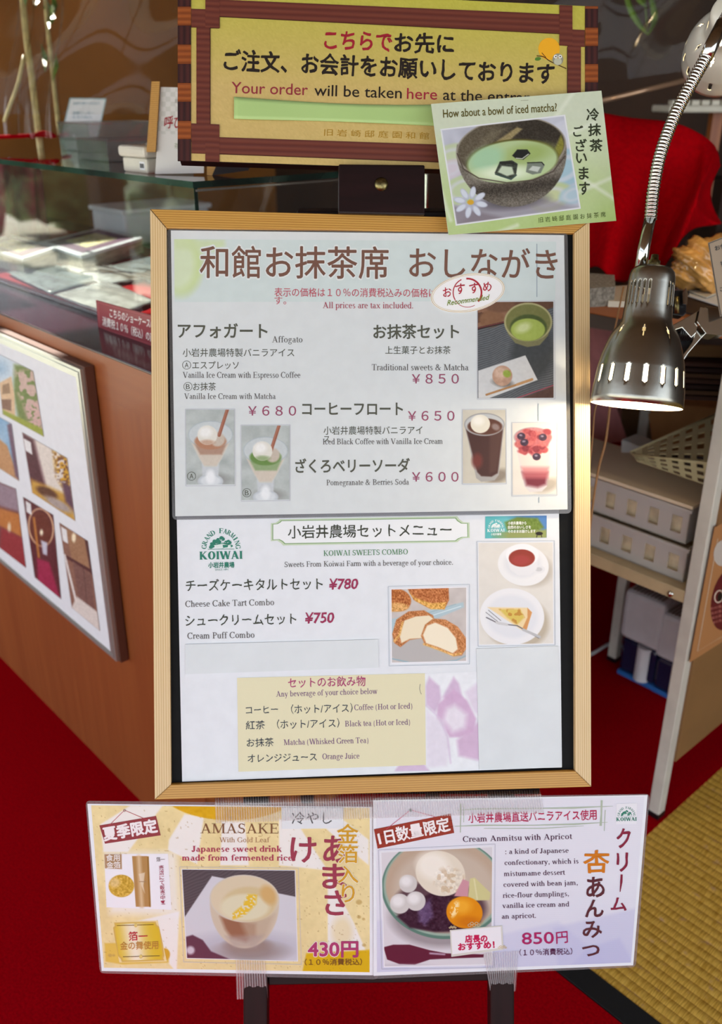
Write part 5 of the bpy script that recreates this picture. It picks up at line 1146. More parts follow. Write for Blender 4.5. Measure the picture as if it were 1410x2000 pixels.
im.poly([(257.9, 1672), (287.7, 1672), (293.4, 1771), (265.3, 1771)], (176, 138, 84), 1); im.line([(271, 1674), (277, 1770)], 7, (214, 190, 150), 7); im.line([(289, 1674), (293, 1770)], 3, (146, 106, 40), 2); im.poly([(271, 1707), (283, 1704), (280, 1730), (283, 1745), (276, 1730)], (226, 214, 190), 2, .8); im.line([(272, 1722), (285, 1722)], 1.4, (160, 130, 100))
im.place(CP_, cl, lift=.0003, m=M['inkgloss'])
im = Img([(218, 1800), (308, 1798), (326, 1878), (233, 1880)], 1.0, (232, 216, 160)); gp = [(223, 1802), (304, 1800), (306, 1806), (313, 1812), (321, 1866), (319, 1872), (321, 1876), (238, 1879), (236, 1873), (229, 1866), (221, 1812), (224, 1808)]
im.poly(gp, (206, 176, 90), 1); gi = np.mean(gp, 0) + (np.array(gp) - np.mean(gp, 0)) * .93; im.poly(gi, (214, 186, 52), 1.5); im.mix(im.pm(gi, 1.5) * np.exp(-((im.X - 262 - (im.Y - 1840) * .15) / 22) ** 2), (238, 232, 206)); im.place(CP_, cl, 'printed_plaque', .0003, M['inkgloss'])
pr = Print(CP_, .0004)
frame_px(pr, [(350.5, 1693.5), (582.5, 1695.5), (588.5, 1884), (358.5, 1879)], 1.3, (206, 200, 190))
pr.line([(228, 1808), (300, 1806)], 1.1, (130, 100, 40), .0003); pr.line([(240, 1869), (312, 1867)], 1.1, (110, 90, 60), .0003); pr.ell(265, 1807.5, 3, 4, (220, 200, 120), dl=.0003); pr.ell(275, 1868.5, 3, 4, (220, 200, 120), dl=.0003)
PLQ = (146, 66, 70)
pr.poly([(194, 1612.3), (304.7, 1593.6), (313.8, 1631.5), (205, 1647.9)], PLQ, .0001); pr.line([(212, 1613.5), (243, 1582.5), (287.6, 1601.7)], 1.0, (190, 80, 90), .0002); pr.ring(243, 1583, 2.6, 2.6, 1, (130, 120, 110), dl=.0002)
pr.text('夏季限定', 201, 1630.5, 307, 1612.5, 25, (240, 236, 236), bold=.045, dl=.0002)
pr.text('食用', 207, 1676, 234, 1675.6, 12, (240, 236, 230), 'brush', .02, dl=.0003); pr.text('金箔', 208, 1690, 235, 1689.6, 12, (240, 236, 230), 'brush', .02, dl=.0003)
for i, ch_ in enumerate('売店にて販売中！'): pr.text(ch_, 310.5 + i * .5, 1695.5 + i * 9.7, 319.5 + i * .5, 1695 + i * 9.7, 8.8, (160, 60, 84), 'brush', .005, dl=.0003)
pr.text('箔一', 305, 1679, 322, 1679, 8, (90, 80, 76), 'brush', dl=.0003)
pr.text('箔一', 251, 1829.5, 288, 1829, 17, (186, 50, 60), 'brush', .01, dl=.0003); pr.text('金の舞使用', 234.5, 1848, 309, 1846, 15, (190, 140, 66), bold=.008, dl=.0003)
pr.text('AMASAKE', 391, 1627.4, 543.7, 1627.8, 19, (128, 92, 64), 'serif'); pr.text('With Gold Leaf', 428, 1645, 527, 1645, 9.5, (176, 138, 104), 'serif')
JR = (172, 68, 92); pr.text('Japanese sweet drink', 374, 1663.7, 550.5, 1663.7, 11.5, JR, 'serif', .45); pr.text('made from fermented rice.', 355.6, 1681, 575.5, 1681, 11.5, JR, 'serif', .45)
VR = (156, 66, 84)
for ch_, x0, y0, x1, y1 in (('あ', 631, 1632, 678, 1685), ('ま', 629, 1687, 677, 1736), ('さ', 633.6, 1739, 677, 1788), ('け', 567, 1635, 618, 1685)): pr.glyph(ch_, x0, y0, x1, y1, VR, 'sans', .022)
for ch_, x0, y0, x1, y1 in (('金', 658, 1609, 700, 1647), ('箔', 659, 1649, 699, 1686), ('入', 659, 1691, 700, 1725), ('り', 667, 1727, 693, 1763)):
    pr.glyph(ch_, x0 - 1, y0 - 1, x1 + 1, y1 + 1, (238, 232, 210), 'sans', .05, dl=.0001); pr.glyph(ch_, x0, y0, x1, y1, (208, 160, 52), 'sans', .016, dl=.0002)
pr.text('430円', 598.6, 1866, 701, 1866, 27, (240, 232, 226), bold=.06, dl=.0001) if False else None
pr.text('430', 600, 1867.5, 664, 1867.5, 26.5, (242, 234, 226), bold=.06, dl=.0001); pr.text('430', 601, 1867.3, 663, 1867.3, 26, (172, 66, 112), bold=.03, dl=.0002)
pr.text('円', 666, 1854, 700, 1854, 31, (172, 66, 112), bold=.03, dl=.0002); pr.text('（１０％消費税込）', 595, 1879.5, 707, 1879, 12, (124, 84, 44), bold=.012, dl=.0001)
pr.done('lettering', M['inkgloss'], cl)
# small pasted label
sl = tag(MB().prism(CP_.off(.0009).at([(550, 1577), (670.5, 1578), (670, 1618), (550.5, 1619)]), -CP_.n * .0004).build('pasted_label', M['paper2']), 'small white pasted label with three black characters on the yellow card', 'label')
pr = Print(CP_.off(.0009), .0001); pr.text('冷やし', 570, 1599, 648.6, 1598.6, 23, (84, 88, 90), 'brush', .004); pr.done('lettering', M['ink'], sl)

CR2 = CP_.off(.0014)
RQ = [(728.5, 1563), (1264.8, 1552.8), (1236.6, 1885.4), (729.5, 1906)]
c2 = laminated('laminated white card advertising ice cream with bean jam and apricot, lower right', [(727, 1558), (1269, 1550.5), (1241.5, 1889), (729.5, 1912)], RQ, CR2)
im = Img([(735, 1566), (1258, 1556), (1232, 1880), (736, 1899)], 2.0, (226, 228, 236)); im.mix(np.clip((im.Y - 1720) / 190, 0, 1) * .5, (200, 202, 226))
for P_, a in (([(1080, 1812), (1260, 1770), (1250, 1890), (1090, 1890)], .45), ([(1150, 1850), (1210, 1832), (1240, 1885), (1110, 1890)], .6), ([(960, 1830), (1090, 1800), (1200, 1890), (940, 1895)], .35), ([(736, 1800), (780, 1780), (800, 1900), (736, 1899)], .3)): im.poly(P_, (186, 188, 222), 8, a)
im.c += (np.sin(im.Y * 1.6) * 1.5)[..., None]; im.place(CR2, c2, 'printed_ground', .00015, M['inkgloss'])
im = Img([(742, 1663), (963.7, 1652), (961.7, 1885.5), (749, 1889.6)], 1.0, (216, 214, 218))
im.ell(862, 1790, 100, 60, (120, 110, 112), 0, 14, .6); im.ell(866, 1735, 121, 99, (92, 130, 116), 4, 1.5); im.ell(866, 1733, 117, 95, (150, 176, 160), 4, 2); im.ell(866, 1731, 113, 91, (186, 166, 144), 4, 3); im.ell(868, 1740, 100, 80, (196, 182, 164), 4, 14)
im.ell(860, 1770, 90, 50, (80, 56, 66), 4, 8, .9)
im.poly([(775, 1790), (812, 1764), (840, 1744), (868, 1748), (900, 1750), (940, 1780), (938, 1800), (900, 1818), (850, 1820), (800, 1812)], (56, 34, 50), 5); im.poly([(816, 1776), (840, 1756), (846, 1790), (830, 1808), (818, 1800)], (96, 76, 110), 8); im.noise(4, 46, im.pm([(775, 1790), (812, 1764), (840, 1744), (900, 1750), (938, 1800), (850, 1820)], 5), 6)
for x, y, r in ((797, 1726, 17.5), (781, 1765, 19.5), (812, 1760, 19)): im.ell(x, y, r, r, (206, 204, 200), 0, 1.5); im.ell(x - 4, y - 5, r * .6, r * .55, (232, 232, 230), 0, 8)
im.ell(860, 1706, 49.5, 43, (226, 218, 198), 25, 1.5); im.ell(846, 1692, 32, 26, (242, 238, 224), 20, 16); mk = im.em(880, 1722, 32, 26, 25, 10); im.noise(4, 50, mk, 3); im.mix(mk * (im.n(6, 2) > .62) * .5, (190, 160, 120))
im.poly([(887, 1750), (904, 1717), (916, 1722), (914, 1752)], (204, 150, 160), 2); im.poly([(914, 1752), (918, 1716), (927, 1714), (958, 1744), (956, 1758), (928, 1759)], (206, 202, 144), 2); im.line([(926, 1718), (932, 1756)], 2, (226, 222, 180), 3)
im.ell(907, 1782, 35.5, 31, (224, 142, 24), 10, 1.5); im.ell(900, 1770, 20, 14, (240, 172, 50), 0, 12); im.mix(im.em(888, 1776, 7, 16, 20, 4) * (im.n(3, 4) > .4), (252, 224, 160)); im.ell(916, 1800, 22, 10, (196, 106, 18), 0, 8, .6)
im.poly([(749, 1850), (768, 1845), (800, 1845), (840, 1856), (872, 1862), (945, 1864), (944, 1870), (880, 1872), (840, 1874), (810, 1884), (780, 1883), (756, 1874)], (98, 38, 58), 1.5); im.line([(840, 1862), (868, 1864)], 3, (196, 176, 196), 3); im.ell(790, 1888, 60, 5, (176, 170, 178), 0, 6, .5)
im.place(CR2, c2, lift=.0003, m=M['inkgloss'], border=(232, 234, 238), bw=3)
pr = Print(CR2, .0004)
frame_px(pr, [(739, 1660), (967, 1648.5), (965, 1890), (745.5, 1893)], 1.2, (190, 194, 206))
GS = (176, 190, 170)
for L_, w in (([(891, 1583), (930, 1580), (1050, 1579), (1120, 1578), (1197, 1574.5)], [.6, 2.5, 1.6, 3.5, .6]), ([(888, 1614), (940, 1612), (1040, 1612), (1120, 1610), (1187, 1606)], [1, 2.6, 1.5, 3.2, .6]), ([(945, 1618), (1060, 1618), (1140, 1613)], [1, 1.6, .8]), ([(900, 1570), (899.5, 1600), (899, 1626)], [3, 2, 1.6]), ([(906, 1570), (905.5, 1606)], [1.2, 1.2]), ([(1175, 1563), (1174.5, 1590), (1173, 1613)], [4, 3, 5]), ([(1182, 1582), (1180, 1623)], [1.6, 1.4])): pr.line(L_, w, GS)
pr.poly([(730.3, 1619.8), (880, 1589.4), (887, 1626.8), (737.5, 1657.6)], (152, 62, 48), .0001); pr.line([(733, 1633), (883, 1602)], .8, (96, 30, 24), .00015); pr.line([(735, 1645), (885, 1614)], .8, (96, 30, 24), .00015)
pr.line([(754, 1620), (801.9, 1582), (849.6, 1595.5)], 1.0, (200, 80, 110), .0002); pr.ell(801.9, 1582.5, 3, 3, (130, 140, 140), dl=.0002)
pr.text('1日数量限定', 738.5, 1639, 878.5, 1610, 26, (244, 240, 238), 'brush', .03, dl=.0002)
pr.text('小岩井農場直送バニラアイス使用', 914.4, 1598.6, 1165.4, 1592.2, 18.5, (182, 48, 88), 'brush', .014)
NV = (82, 56, 78); pr.text('Cream Anmitsu with Apricot', 904, 1644.5, 1118, 1638.7, 11, NV, 'serif', .15)
for t, x0, x1, ya, yb in ((': a kind of Japanese', 986.8, 1110.5, 1668.2, 1665.5), ('confectionary, which is', 985.4, 1129.8, 1689.8, 1686.4), ('mistumame dessert', 984.3, 1104, 1711.4, 1708.4), ('covered with bean jam,', 983.4, 1128.4, 1732.5, 1728.4), ('rice-flour dumplings,', 982, 1111, 1753.8, 1750), ('vanilla ice cream and', 981, 1111.6, 1773.8, 1770.4), ('an apricot.', 980, 1046.7, 1794.7, 1792.6)): pr.text(t, x0, ya, x1, yb, 9.6, NV, 'serif', .15)
pr.poly([(1204, 1570), (1244, 1568.5), (1243, 1609), (1203, 1610)], (234, 236, 240)); farm_logo(pr, 1223.5, 1593, .47, cjk=False, tail=False)
KR, OR_, DM = (134, 44, 66), (208, 124, 36), (92, 50, 56)
for ch_, x0, y0, x1, y1, c in (('ク', 1204, 1618, 1232, 1657, KR), ('リ', 1204, 1665, 1227, 1703, KR), ('ム', 1192.6, 1753, 1224, 1779, KR), ('杏', 1139, 1660, 1190, 1706, OR_), ('あ', 1145, 1712.5, 1181, 1753, DM), ('ん', 1142.7, 1757, 1179, 1792, DM), ('み', 1138, 1799, 1175.6, 1832, DM), ('つ', 1136.6, 1846, 1171, 1868, DM)): pr.glyph(ch_, x0, y0, x1, y1, c, 'brush', .022)
pr.line([(1214, 1708), (1213.5, 1722), (1211, 1742)], [4, 4.6, 1.5], KR)
pr.text('850', 1019.5, 1844.5, 1082, 1842.5, 22, (172, 44, 100), 'sans', .010); pr.text('円', 1086, 1832, 1109, 1831, 23, (172, 44, 100), 'brush', .010); pr.text('（１０％消費税込）', 1014.5, 1861.5, 1117.7, 1858.5, 12, (90, 44, 80), 'brush', .010)
pr.done('lettering', M['inkgloss'], c2)
# printed tag on the picture
sk = Print(CR2, .0006); sk.poly([(878.4, 1816.6), (981, 1807.4), (983.3, 1854.7), (881.5, 1869)], (214, 214, 204)); sk.poly([(881, 1818.5), (978, 1810), (980, 1851), (883.5, 1864)], (238, 238, 240), .00005)
for x, y, s in ((926, 1807, 10), (884, 1812, 6), (981, 1851, 7)):
    for k in range(5): a = k * math.pi / 4; sk.ring(x + (k - 2) * s * .45, y - s * .35 * (k % 2), s * .36, s * .3, 1.1, (206, 190, 150), 0, 0, 360, 14, .0001)
sk.text('店長の', 908, 1834, 952, 1833, 13.5, (196, 34, 84), bold=.05, dl=.00015); sk.text('おすすめ！', 894.4, 1850, 966, 1845, 13.5, (196, 34, 84), bold=.05, dl=.00015)
sk.done('printed_tag', M['inkgloss'], c2)

# tape
def tape(q, lift, lab, curl=0.0, nm='tape_strip'):
    q = np.array(q, float); mb = MB(); pl = CP_
    def Ft(u, v):
        p = (1 - v) * ((1 - u) * q[0] + u * q[1]) + v * ((1 - u) * q[3] + u * q[2]); return pl.at(p, lift - curl * max(0, .28 - v) ** 2 * 13 + .0002 * math.sin(u * 23 + v * 11))[0]
    n1_, n2_ = 24, 10; L = np.array([[(i / (n1_ - 1)) * np.linalg.norm(q[1] - q[0]) / 1780, (j / (n2_ - 1)) * np.linalg.norm(q[3] - q[0]) / 1780, 0] for j in range(n2_) for i in range(n1_)])
    mb.grid(Ft, n1_, n2_, L=L); return tag(mb.build(nm, M['tape'], smooth=True), lab, 'tape')
tape([(419, 1554), (1056, 1543), (1062.5, 1588), (421, 1608)], .0030, 'wide ribbed clear tape holding both laminated cards to the bottom of the frame', .02)
tape([(459.6, 1875), (519, 1877), (523, 1949), (462, 1952)], .0026, 'ribbed clear tape on the left easel leg below the yellow card')
tape([(943.7, 1862), (1013, 1857), (1007, 1936), (957, 1937)], .0030, 'ribbed clear tape on the right easel leg below the white card')

# ------------------------------------------------------------------ lamps
PX = 0.93 / F      # metres per pixel at the lamp
def shade(c, ax, root, m_out, slots=True):
    """bell shade: c = top centre, ax = pointing out of the opening"""
    prof = [(0, .0001), (.0, .012), (.0012, .0185), (.005, .0218), (.010, .0228), (.016, .0232)]
    n0 = len(prof)
    prof += [(.0165 + i * .0013, .0232 + .00004 * i) for i in range(20)]            # vented neck
    n1 = len(prof)
    prof += [(.046, .0243), (.053, .0248), (.058, .0262), (.0625, .0292), (.066, .0315), (.070, .0338), (.075, .0358), (.083, .0386), (.092, .0410), (.1015, .0430)]
    n2 = len(prof)
    prof += [(.103 + i * .0011, .0433 + .00012 * i) for i in range(18)]
    n3 = len(prof)
    prof += [(.126, .0458), (.134, .0462), (.1415, .0465)]
    seg = 192
    def skip(i, k):
        a = k % 7
        if n0 <= i < n1 - 1 and True and (k // 7) % 8 < 5 and a in (2, 3, 4):
            e = min(i - n0, n1 - 2 - i); return not (e == 0 and a != 3)
        if n2 <= i < n3 - 1 and k % 12 in (5, 6, 7):
            e = min(i - n2, n3 - 2 - i); return not (e == 0 and k % 12 != 6)
        if prof[i][0] in (.0625, .066, .070) and k % 24 in (10, 11, 12):
            return not (prof[i][0] != .066 and k % 24 in (10, 12))
        return False
    mb = MB().lathe(c, ax, prof, seg, skip)
    o = mb.build('lamp_shade', [m_out], root, smooth=True)
    q = o.modifiers.new('thick', 'SOLIDIFY'); q.thickness = .0009; q.offset = 1.0
    # white lining, slightly inside, following the same openings
    pi = [(d, max(r - .0010, .0001)) for d, r in prof]
    mb = MB().lathe(c, ax, pi[n0:], seg, lambda i, k: skip(i + n0, k)); mb.build('shade_lining', M['shadein'], root, smooth=True)
    return o
def neck(path, root, r=.0063, rib=.0038):
    P = bez(path, 40 * len(path)); s = np.r_[0, np.cumsum(np.linalg.norm(np.diff(P, axis=0), axis=1))]; n = int(s[-1] / rib * 6)
    t = np.linspace(0, s[-1], n); Q = np.stack([np.interp(t, s, P[:, i]) for i in range(3)], 1); R = r * (1 + .09 * np.cos(2 * np.pi * t / rib))
    return MB().tube(Q, R, 14).build('gooseneck', M['chrome'], root, smooth=True)
L1 = thing('clamp_lamp', 'brushed metal clamp lamp with a lit bell shade and chrome gooseneck', 'lamp', tuple(pt(1340, 640, 1.16)))
axc = np.array([-.105, -.985, .06]); axc /= np.linalg.norm(axc); ax = camv(*axc)
c0 = pt(1276, 522, .93)
shade(c0, ax, L1, M['nickel'])
bc = c0 + ax * .108
MB().lathe(bc - ax * .022, ax, [(0, .0001), (.002, .010), (.012, .014), (.022, .021), (.032, .0235), (.041, .020), (.046, .012), (.0475, .0001)], 28).build('bulb', M['bulb'], L1, smooth=True)
MB().lathe(c0 + ax * .03, ax, [(0, .013), (.045, .013), (.055, .012)], 24, closed=True).build('bulb_socket', M['offwhite'], L1, smooth=True)
lp = bpy.data.objects.new('lamp_light', bpy.data.lights.new('lamp_light', 'POINT')); COL.objects.link(lp)
lp.data.energy = 1.5; lp.data.color = (1.0, .80, .55); lp.data.shadow_soft_size = .006; lp.parent = L1; lp.location = tuple(bc + ax * .030 - np.array(L1.location))
MB().lathe(pt(1277, 517, .93), -ax, [(0, .006), (.004, .006), (.005, .004), (.010, .0035), (.011, .0001)], 16).build('switch_knob', M['brass'], L1, smooth=True)
MB().tube([pt(1251, 523, .945), pt(1258, 480, .945), pt(1270, 425, .945)], [.0064, .0062, .0060], 18).build('lower_tube', M['chrome'], L1, smooth=True)
neck([pt(1270, 428, .945), pt(1276, 370, .945), (pt(1290, 300, .945)), pt(1318, 225, .945), pt(1352, 160, .945), pt(1380, 110, .945)], L1)
MB().tube([pt(1378, 113, .945), pt(1390, 88, .945), pt(1412, 45, .945)], .0072, 16).build('upper_tube', M['chrome'], L1, smooth=True)
neck([pt(1412, 45, .945), pt(1480, -60, .97), pt(1600, -80, 1.02), pt(1660, 100, 1.1), pt(1600, 350, 1.17), pt(1470, 560, 1.2), pt(1420, 620, 1.2)], L1)
# spring clamp: two jaws, side plates and a spring
TBL = planeB(1.253)
def clampjaw(root, pts_top, dep, w, m):
    P = np.array([pt(x, y, dep) for x, y in pts_top]); return MB().prism(P, camv(0, .0, 1) * w).build('jaw', m, root, bevel=.0008)
clampjaw(L1, [(1312, 636), (1372, 602), (1380, 598), (1404, 601), (1405, 609), (1382, 610), (1366, 622), (1360, 650), (1350, 660), (1332, 640), (1314, 646)], 1.14, .030, M['chrome'])
clampjaw(L1, [(1368, 634), (1416, 644), (1420, 652), (1400, 655), (1380, 650), (1370, 660), (1344, 690), (1332, 708), (1330, 700), (1352, 668), (1360, 640)], 1.145, .030, M['chrome'])
mb = MB()
mb.prism(np.array([pt(x, y, 1.135) for x, y in ((1368, 600), (1410, 606), (1430, 640), (1420, 656), (1380, 652), (1362, 628))]), camv(0, 0, 1) * .0015); mb.build('side_plate', M['chrome'], L1)
t = np.linspace(0, 14 * math.pi, 160); cs = pt(1336, 650, 1.15); u = pt(1352, 652, 1.15) - cs
MB().tube([cs + u * (q / t[-1] - .5) * 1.6 + camv(.0, .009 * math.cos(q), .009 * math.sin(q)) for q in t], .0011, 6, cap=True).build('spring', M['blackplastic'], L1, smooth=True)
MB().prism(np.array([pt(x, y, 1.16) for x, y in ((1318, 640), (1350, 640), (1350, 672), (1342, 700), (1332, 702), (1320, 680))]), camv(0, 0, 1) * .028).build('rubber_pad', M['blackplastic'], L1, bevel=.004)
# a second clamp lamp further right, seen from behind its shade
L2 = thing('clamp_lamp', 'pearl white clamp lamp with a domed shade at the top right corner', 'lamp', tuple(pt(1500, 500, 1.2)))
ax2c = np.array([.0387, .0136, .131]); ax2c /= np.linalg.norm(ax2c); ax2 = camv(*ax2c)
c2_ = pt(1431, 20, 1.0); shade(c2_, ax2, L2, M['pearl'])
MB().lathe(c2_ + ax2 * .085, ax2, [(0, .0001), (.002, .010), (.012, .014), (.022, .021), (.032, .0235), (.041, .020), (.046, .012), (.0475, .0001)], 28).build('bulb', M['bulb'], L2, smooth=True)
lq = bpy.data.objects.new('lamp_light', bpy.data.lights.new('lamp_light', 'POINT')); COL.objects.link(lq)
lq.data.energy = 1.6; lq.data.color = (1.0, .76, .46); lq.data.shadow_soft_size = .006; lq.parent = L2; lq.location = tuple(c2_ + ax2 * .137 - np.array(L2.location))
neck([pt(1436, 14, .99), pt(1490, -90, .97), pt(1640, -90, 1.0), pt(1700, 250, 1.1), pt(1560, 560, 1.2)], L2)
cl2 = thing('spring_clip', 'black sprung metal clip on the table edge behind the lit lamp', 'clip', tuple(pt(1330, 600, 1.3)))
MB().prism(np.array([pt(x, y, 1.27) for x, y in ((1312, 566), (1346, 568), (1347, 576), (1342, 578), (1340, 612), (1334, 618), (1312, 614))]), camv(0, 0, 1) * .02).build('body', M['blackplastic'], cl2, bevel=.001)
MB().prism(np.array([pt(x, y, 1.262) for x, y in ((1333, 572), (1340, 562), (1344, 574), (1342, 594), (1334, 594))]), camv(0, 0, 1) * .004).build('lever', M['chrome'], cl2)
mb = MB(); mb.tube([pt(1322, 580, 1.26), pt(1322, 612, 1.26)], .0035, 8); mb.build('spring', M['brass'], cl2, smooth=True)
for i, p_ in enumerate(([(1230, 560), (1206, 730), (1192, 790), (1183, 860), (1168, 920), (1158, 985), (1148, 1060)], [(1218, 560), (1176, 760), (1162, 800), (1156, 870), (1146, 950)])):
    tag(MB().tube(bez([pt(x, y, 1.30 - .05 * i) for x, y in p_], 40), .0017 if i == 0 else .0012, 8).build('power_cord', M['green_edge'], smooth=True), ('thicker brown power cord hanging down beside the pine frame', 'thin brown power cord hanging close against the pine frame')[i], 'cord')

# ------------------------------------------------------------------ side table, right
tb = thing('side_table', 'cream metal side table with a brown top and lower shelf, right of the menu stand', 'table', AB(.85, 1.5, 0))
a0, a1, b0, b1 = .580, 1.42, 1.253, 1.72
def legAB(a, b, s=.022, z1=.875, m='legwhite', z0=.004):
    mb = MB(); boxAB(mb, a - s / 2, a + s / 2, b - s / 2, b + s / 2, z0, z1, along='z'); mb.build('leg', M[m], tb, bevel=.002)
    MB().box(AB(a, b, z0 + .004), D1, D2, Z3, s * 1.05, s * 1.05, .012).build('rubber_foot', M['blackplastic'], tb, bevel=.001)
legAB(a0 + .011, b0 + .011); legAB(a1 - .02, b0 + .013); legAB(a1 - .02, b1 - .02); legAB(.93, 1.638, .022)
mb = MB(); boxAB(mb, a0 + .022, a1, b0 + .002, b0 + .02, .446, .468); mb.build('shelf_rail', M['cream'], tb, bevel=.0012)
slabAB(a0 + .02, a1, b0 + .02, b1, .450, .466, 'shelf', M['cream'], tb)
scr = planeB(b0 + .002).at((1309, 1160))[0]; MB().lathe(scr, -D2, [(0, .0058), (.001, .0056), (.0026, .0036), (.003, .0001)], 18).build('screw', M['chrome'], tb, smooth=True)
slabAB(a0 + .0, a1 + .02, b0 - .004, b1 + .02, .882, .902, 'table_top', M['counterwood'], tb, bevel=.002)
slabAB(a0 + .0, a1 + .02, b0 + .02, b1 + .02, .9025, .905, 'desk_mat', M['walldark'], tb)
slabAB(a0 - .004, a0 + .004, b0 + .02, 2.2, .127, .88, 'side_panel', M['beige'], tb)
# poster on the side panel
PA = planeA(a0 - .0045); pq = [(1411, 1020), (1500, 975), (1470, 1255), (1347, 1295)]
pq = [(1396, 1030), (1480, 985), (1440, 1235), (1347, 1294)]
ps = tag(MB().prism(PA.at(pq), D1 * .0006).build('teapot_poster', mat('tan poster', (178, 124, 78), .5)), 'tan poster with a dark red teapot print on the beige side panel', 'poster')
pr = Print(PA, .0004)
pr.line([(1402, 1052), (1362, 1272), (1436, 1228)], 1.6, (206, 182, 156)); pr.ell(1420, 1170, 30, 62, (96, 22, 30), 12); pr.ring(1404, 1165, 9, 13, 2.2, (220, 200, 180), 15); pr.ell(1406, 1166, 5, 9, (20, 10, 12), 15); pr.ell(1412, 1080, 18, 26, (196, 186, 176), 10)
for i in range(4): pr.text('茶の湯', 1386 + i * 2, 1190 + i * 9, 1409, 1184 + i * 9, 5, (196, 120, 110))
pr.done('lettering', M['ink'], ps)

# papers, tray and white lap card on the table
def onT(quad, z, th, nm, m, lab, cat, group=None):
    p = planeZ(z).at(quad); o = MB().prism(p, (0, 0, -th)).build(nm, m, bevel=.0004 if th > .002 else 0)
    return tag(o, lab, cat, group)
zt = .905
bm = bmesh.new(); bmesh.ops.create_icosphere(bm, subdivisions=5, radius=1.0); Vb = np.array([v.co[:] for v in bm.verts]); fb_ = [tuple(v.index for v in f.verts) for f in bm.faces]; bm.free()
kk = 1 + .10 * np.sin(Vb[:, 0] * 9 + Vb[:, 2] * 6) + .07 * np.abs(np.sin(Vb[:, 1] * 17 + Vb[:, 0] * 11)) + .05 * np.sin(Vb[:, 2] * 23 + Vb[:, 0] * 19)
cb = pt(1385, 500, 1.46); Vb = Vb * kk[:, None] * (.055, .05, .042) + np.array([cb[0], cb[1], zt + .046])
tag(MB().add(Vb, fb_).build('crumpled_bag', mat('amber crumpled plastic', (226, 170, 92), .18, coat=.8, vary=.35, scale=25), smooth=True), 'crumpled amber plastic bag on the table between the red cloth and the beige card sign', 'bag')
onT([(1180, 560), (1240, 556), (1262, 590), (1188, 588)], zt + .010, .009, 'note_pad', M['offwhite'], 'off white pad on the table edge just behind the lamp neck', 'pad')
onT([(1150, 533), (1200, 537), (1202, 560), (1152, 563)], zt + .03, .029, 'paper_box', mat('speckled grey box', (158, 156, 150), .8, vary=.3, scale=200), 'speckled grey box at the table edge below the red cloth', 'box')
for i, (q, m_, l_) in enumerate((([(1312, 566), (1400, 540), (1480, 575), (1410, 598)], M['paper'], 'white sheet on the table nearest the spring clip'), ([(1300, 548), (1352, 535), (1430, 560), (1380, 580)], M['offwhite'], 'cream sheet lying beneath the white sheet on the table'), ([(1340, 470), (1400, 478), (1420, 520), (1345, 540)], mat('honey coloured plastic', (206, 160, 96), .2, coat=.6), 'amber plastic bag on the table between red cloth and card sign'))):
    onT(q, zt + .004 + .004 * i, .0025, 'loose_sheet' if i < 2 else 'plastic_bag', m_, l_, 'paper' if i < 2 else 'bag')
WC = Plane(pt(1400, 560, 1.12), camv(.25, .12, -1)); 
wc = tag(MB().prism(WC.at([(1383.5, 474), (1470, 440), (1490, 590), (1407, 618)]), -WC.n * .0012).build('card_sign', mat('beige card', (176, 158, 136), .5)), 'beige card sign with dark lettering at the right picture edge', 'sign')
pr = Print(WC, .0002)
frame_px(pr, [(1384.5, 475.5), (1470, 442), (1489, 589), (1408, 616)], 1.4, (70, 74, 72)); pr.text('お会計は', 1396, 486, 1440, 470, 9, (60, 64, 66), bold=.03); pr.text('抹茶席', 1407, 516, 1440, 506, 9, (60, 64, 66), bold=.02); pr.text('こちら', 1406, 566, 1440, 556, 9, (60, 64, 66), bold=.02)
pr.done('lettering', M['ink'], wc)

# red cloth thrown over a low cabinet
rc = thing('red_cloth', 'bright red cloth draped over equipment behind the iced matcha card', 'cloth', tuple(pt(1260, 400, 1.62) * (1, 1, 0) + np.array([0, 0, .905])))
TOPC = bez([(1110, 214), (1175, 222), (1236, 232), (1300, 238), (1344, 250), (1382, 272), (1402, 296), (1407, 322)], 40)
BOTC = bez([(1110, 560), (1160, 520), (1200, 548), (1240, 552), (1266, 560), (1300, 515), (1345, 452), (1408, 437)], 40)
def atc(C_, t): t = t * (len(C_) - 1); i = min(int(t), len(C_) - 2); f = t - i; return C_[i] * (1 - f) + C_[i + 1] * f
def Fr(u, v):
    a, b = atc(TOPC, u), atc(BOTC, u)
    if v < .25:                                    # top surface going back
        w = (1 - v / .25); p = pt(a[0], a[1], 1.62); return p + np.array([.02 * w, .26 * w, .005 * math.sin(u * 9) * w - .02 * w * w])
    w = (v - .25) / .75; p = a * (1 - w) + b * w
    p = p + np.array([-22 * math.exp(-((u - .97) / .12) ** 2) * math.sin(math.pi * w) ** 1.0, 0])
    fold = .085 * math.sin(u * 10.5 - 1.6 + w * 1.2) * w ** .6 + .030 * math.sin(u * 23 + w * 2) * w
    cre = .035 * math.exp(-((u - (.70 + .28 * w)) / .035) ** 2) * min(1, w * 3)
    d = 1.62 - .012 * (1 - (1 - min(1, w * 6)) ** 2) - fold * .7 + (.05 * max(0, u - (.70 + .28 * w)) * 2) - cre * .5
    return pt(p[0], p[1], d - .05 * w)
MB().grid(Fr, 110, 80).build('draped_cloth', M['redcloth'], rc, smooth=True, solid=.003)
MB().box(pt(1235, 350, 1.86), (1, 0, 0), (0, 1, 0), (0, 0, 1), .13, .12, .12).build('covered_box', M['card'], rc)

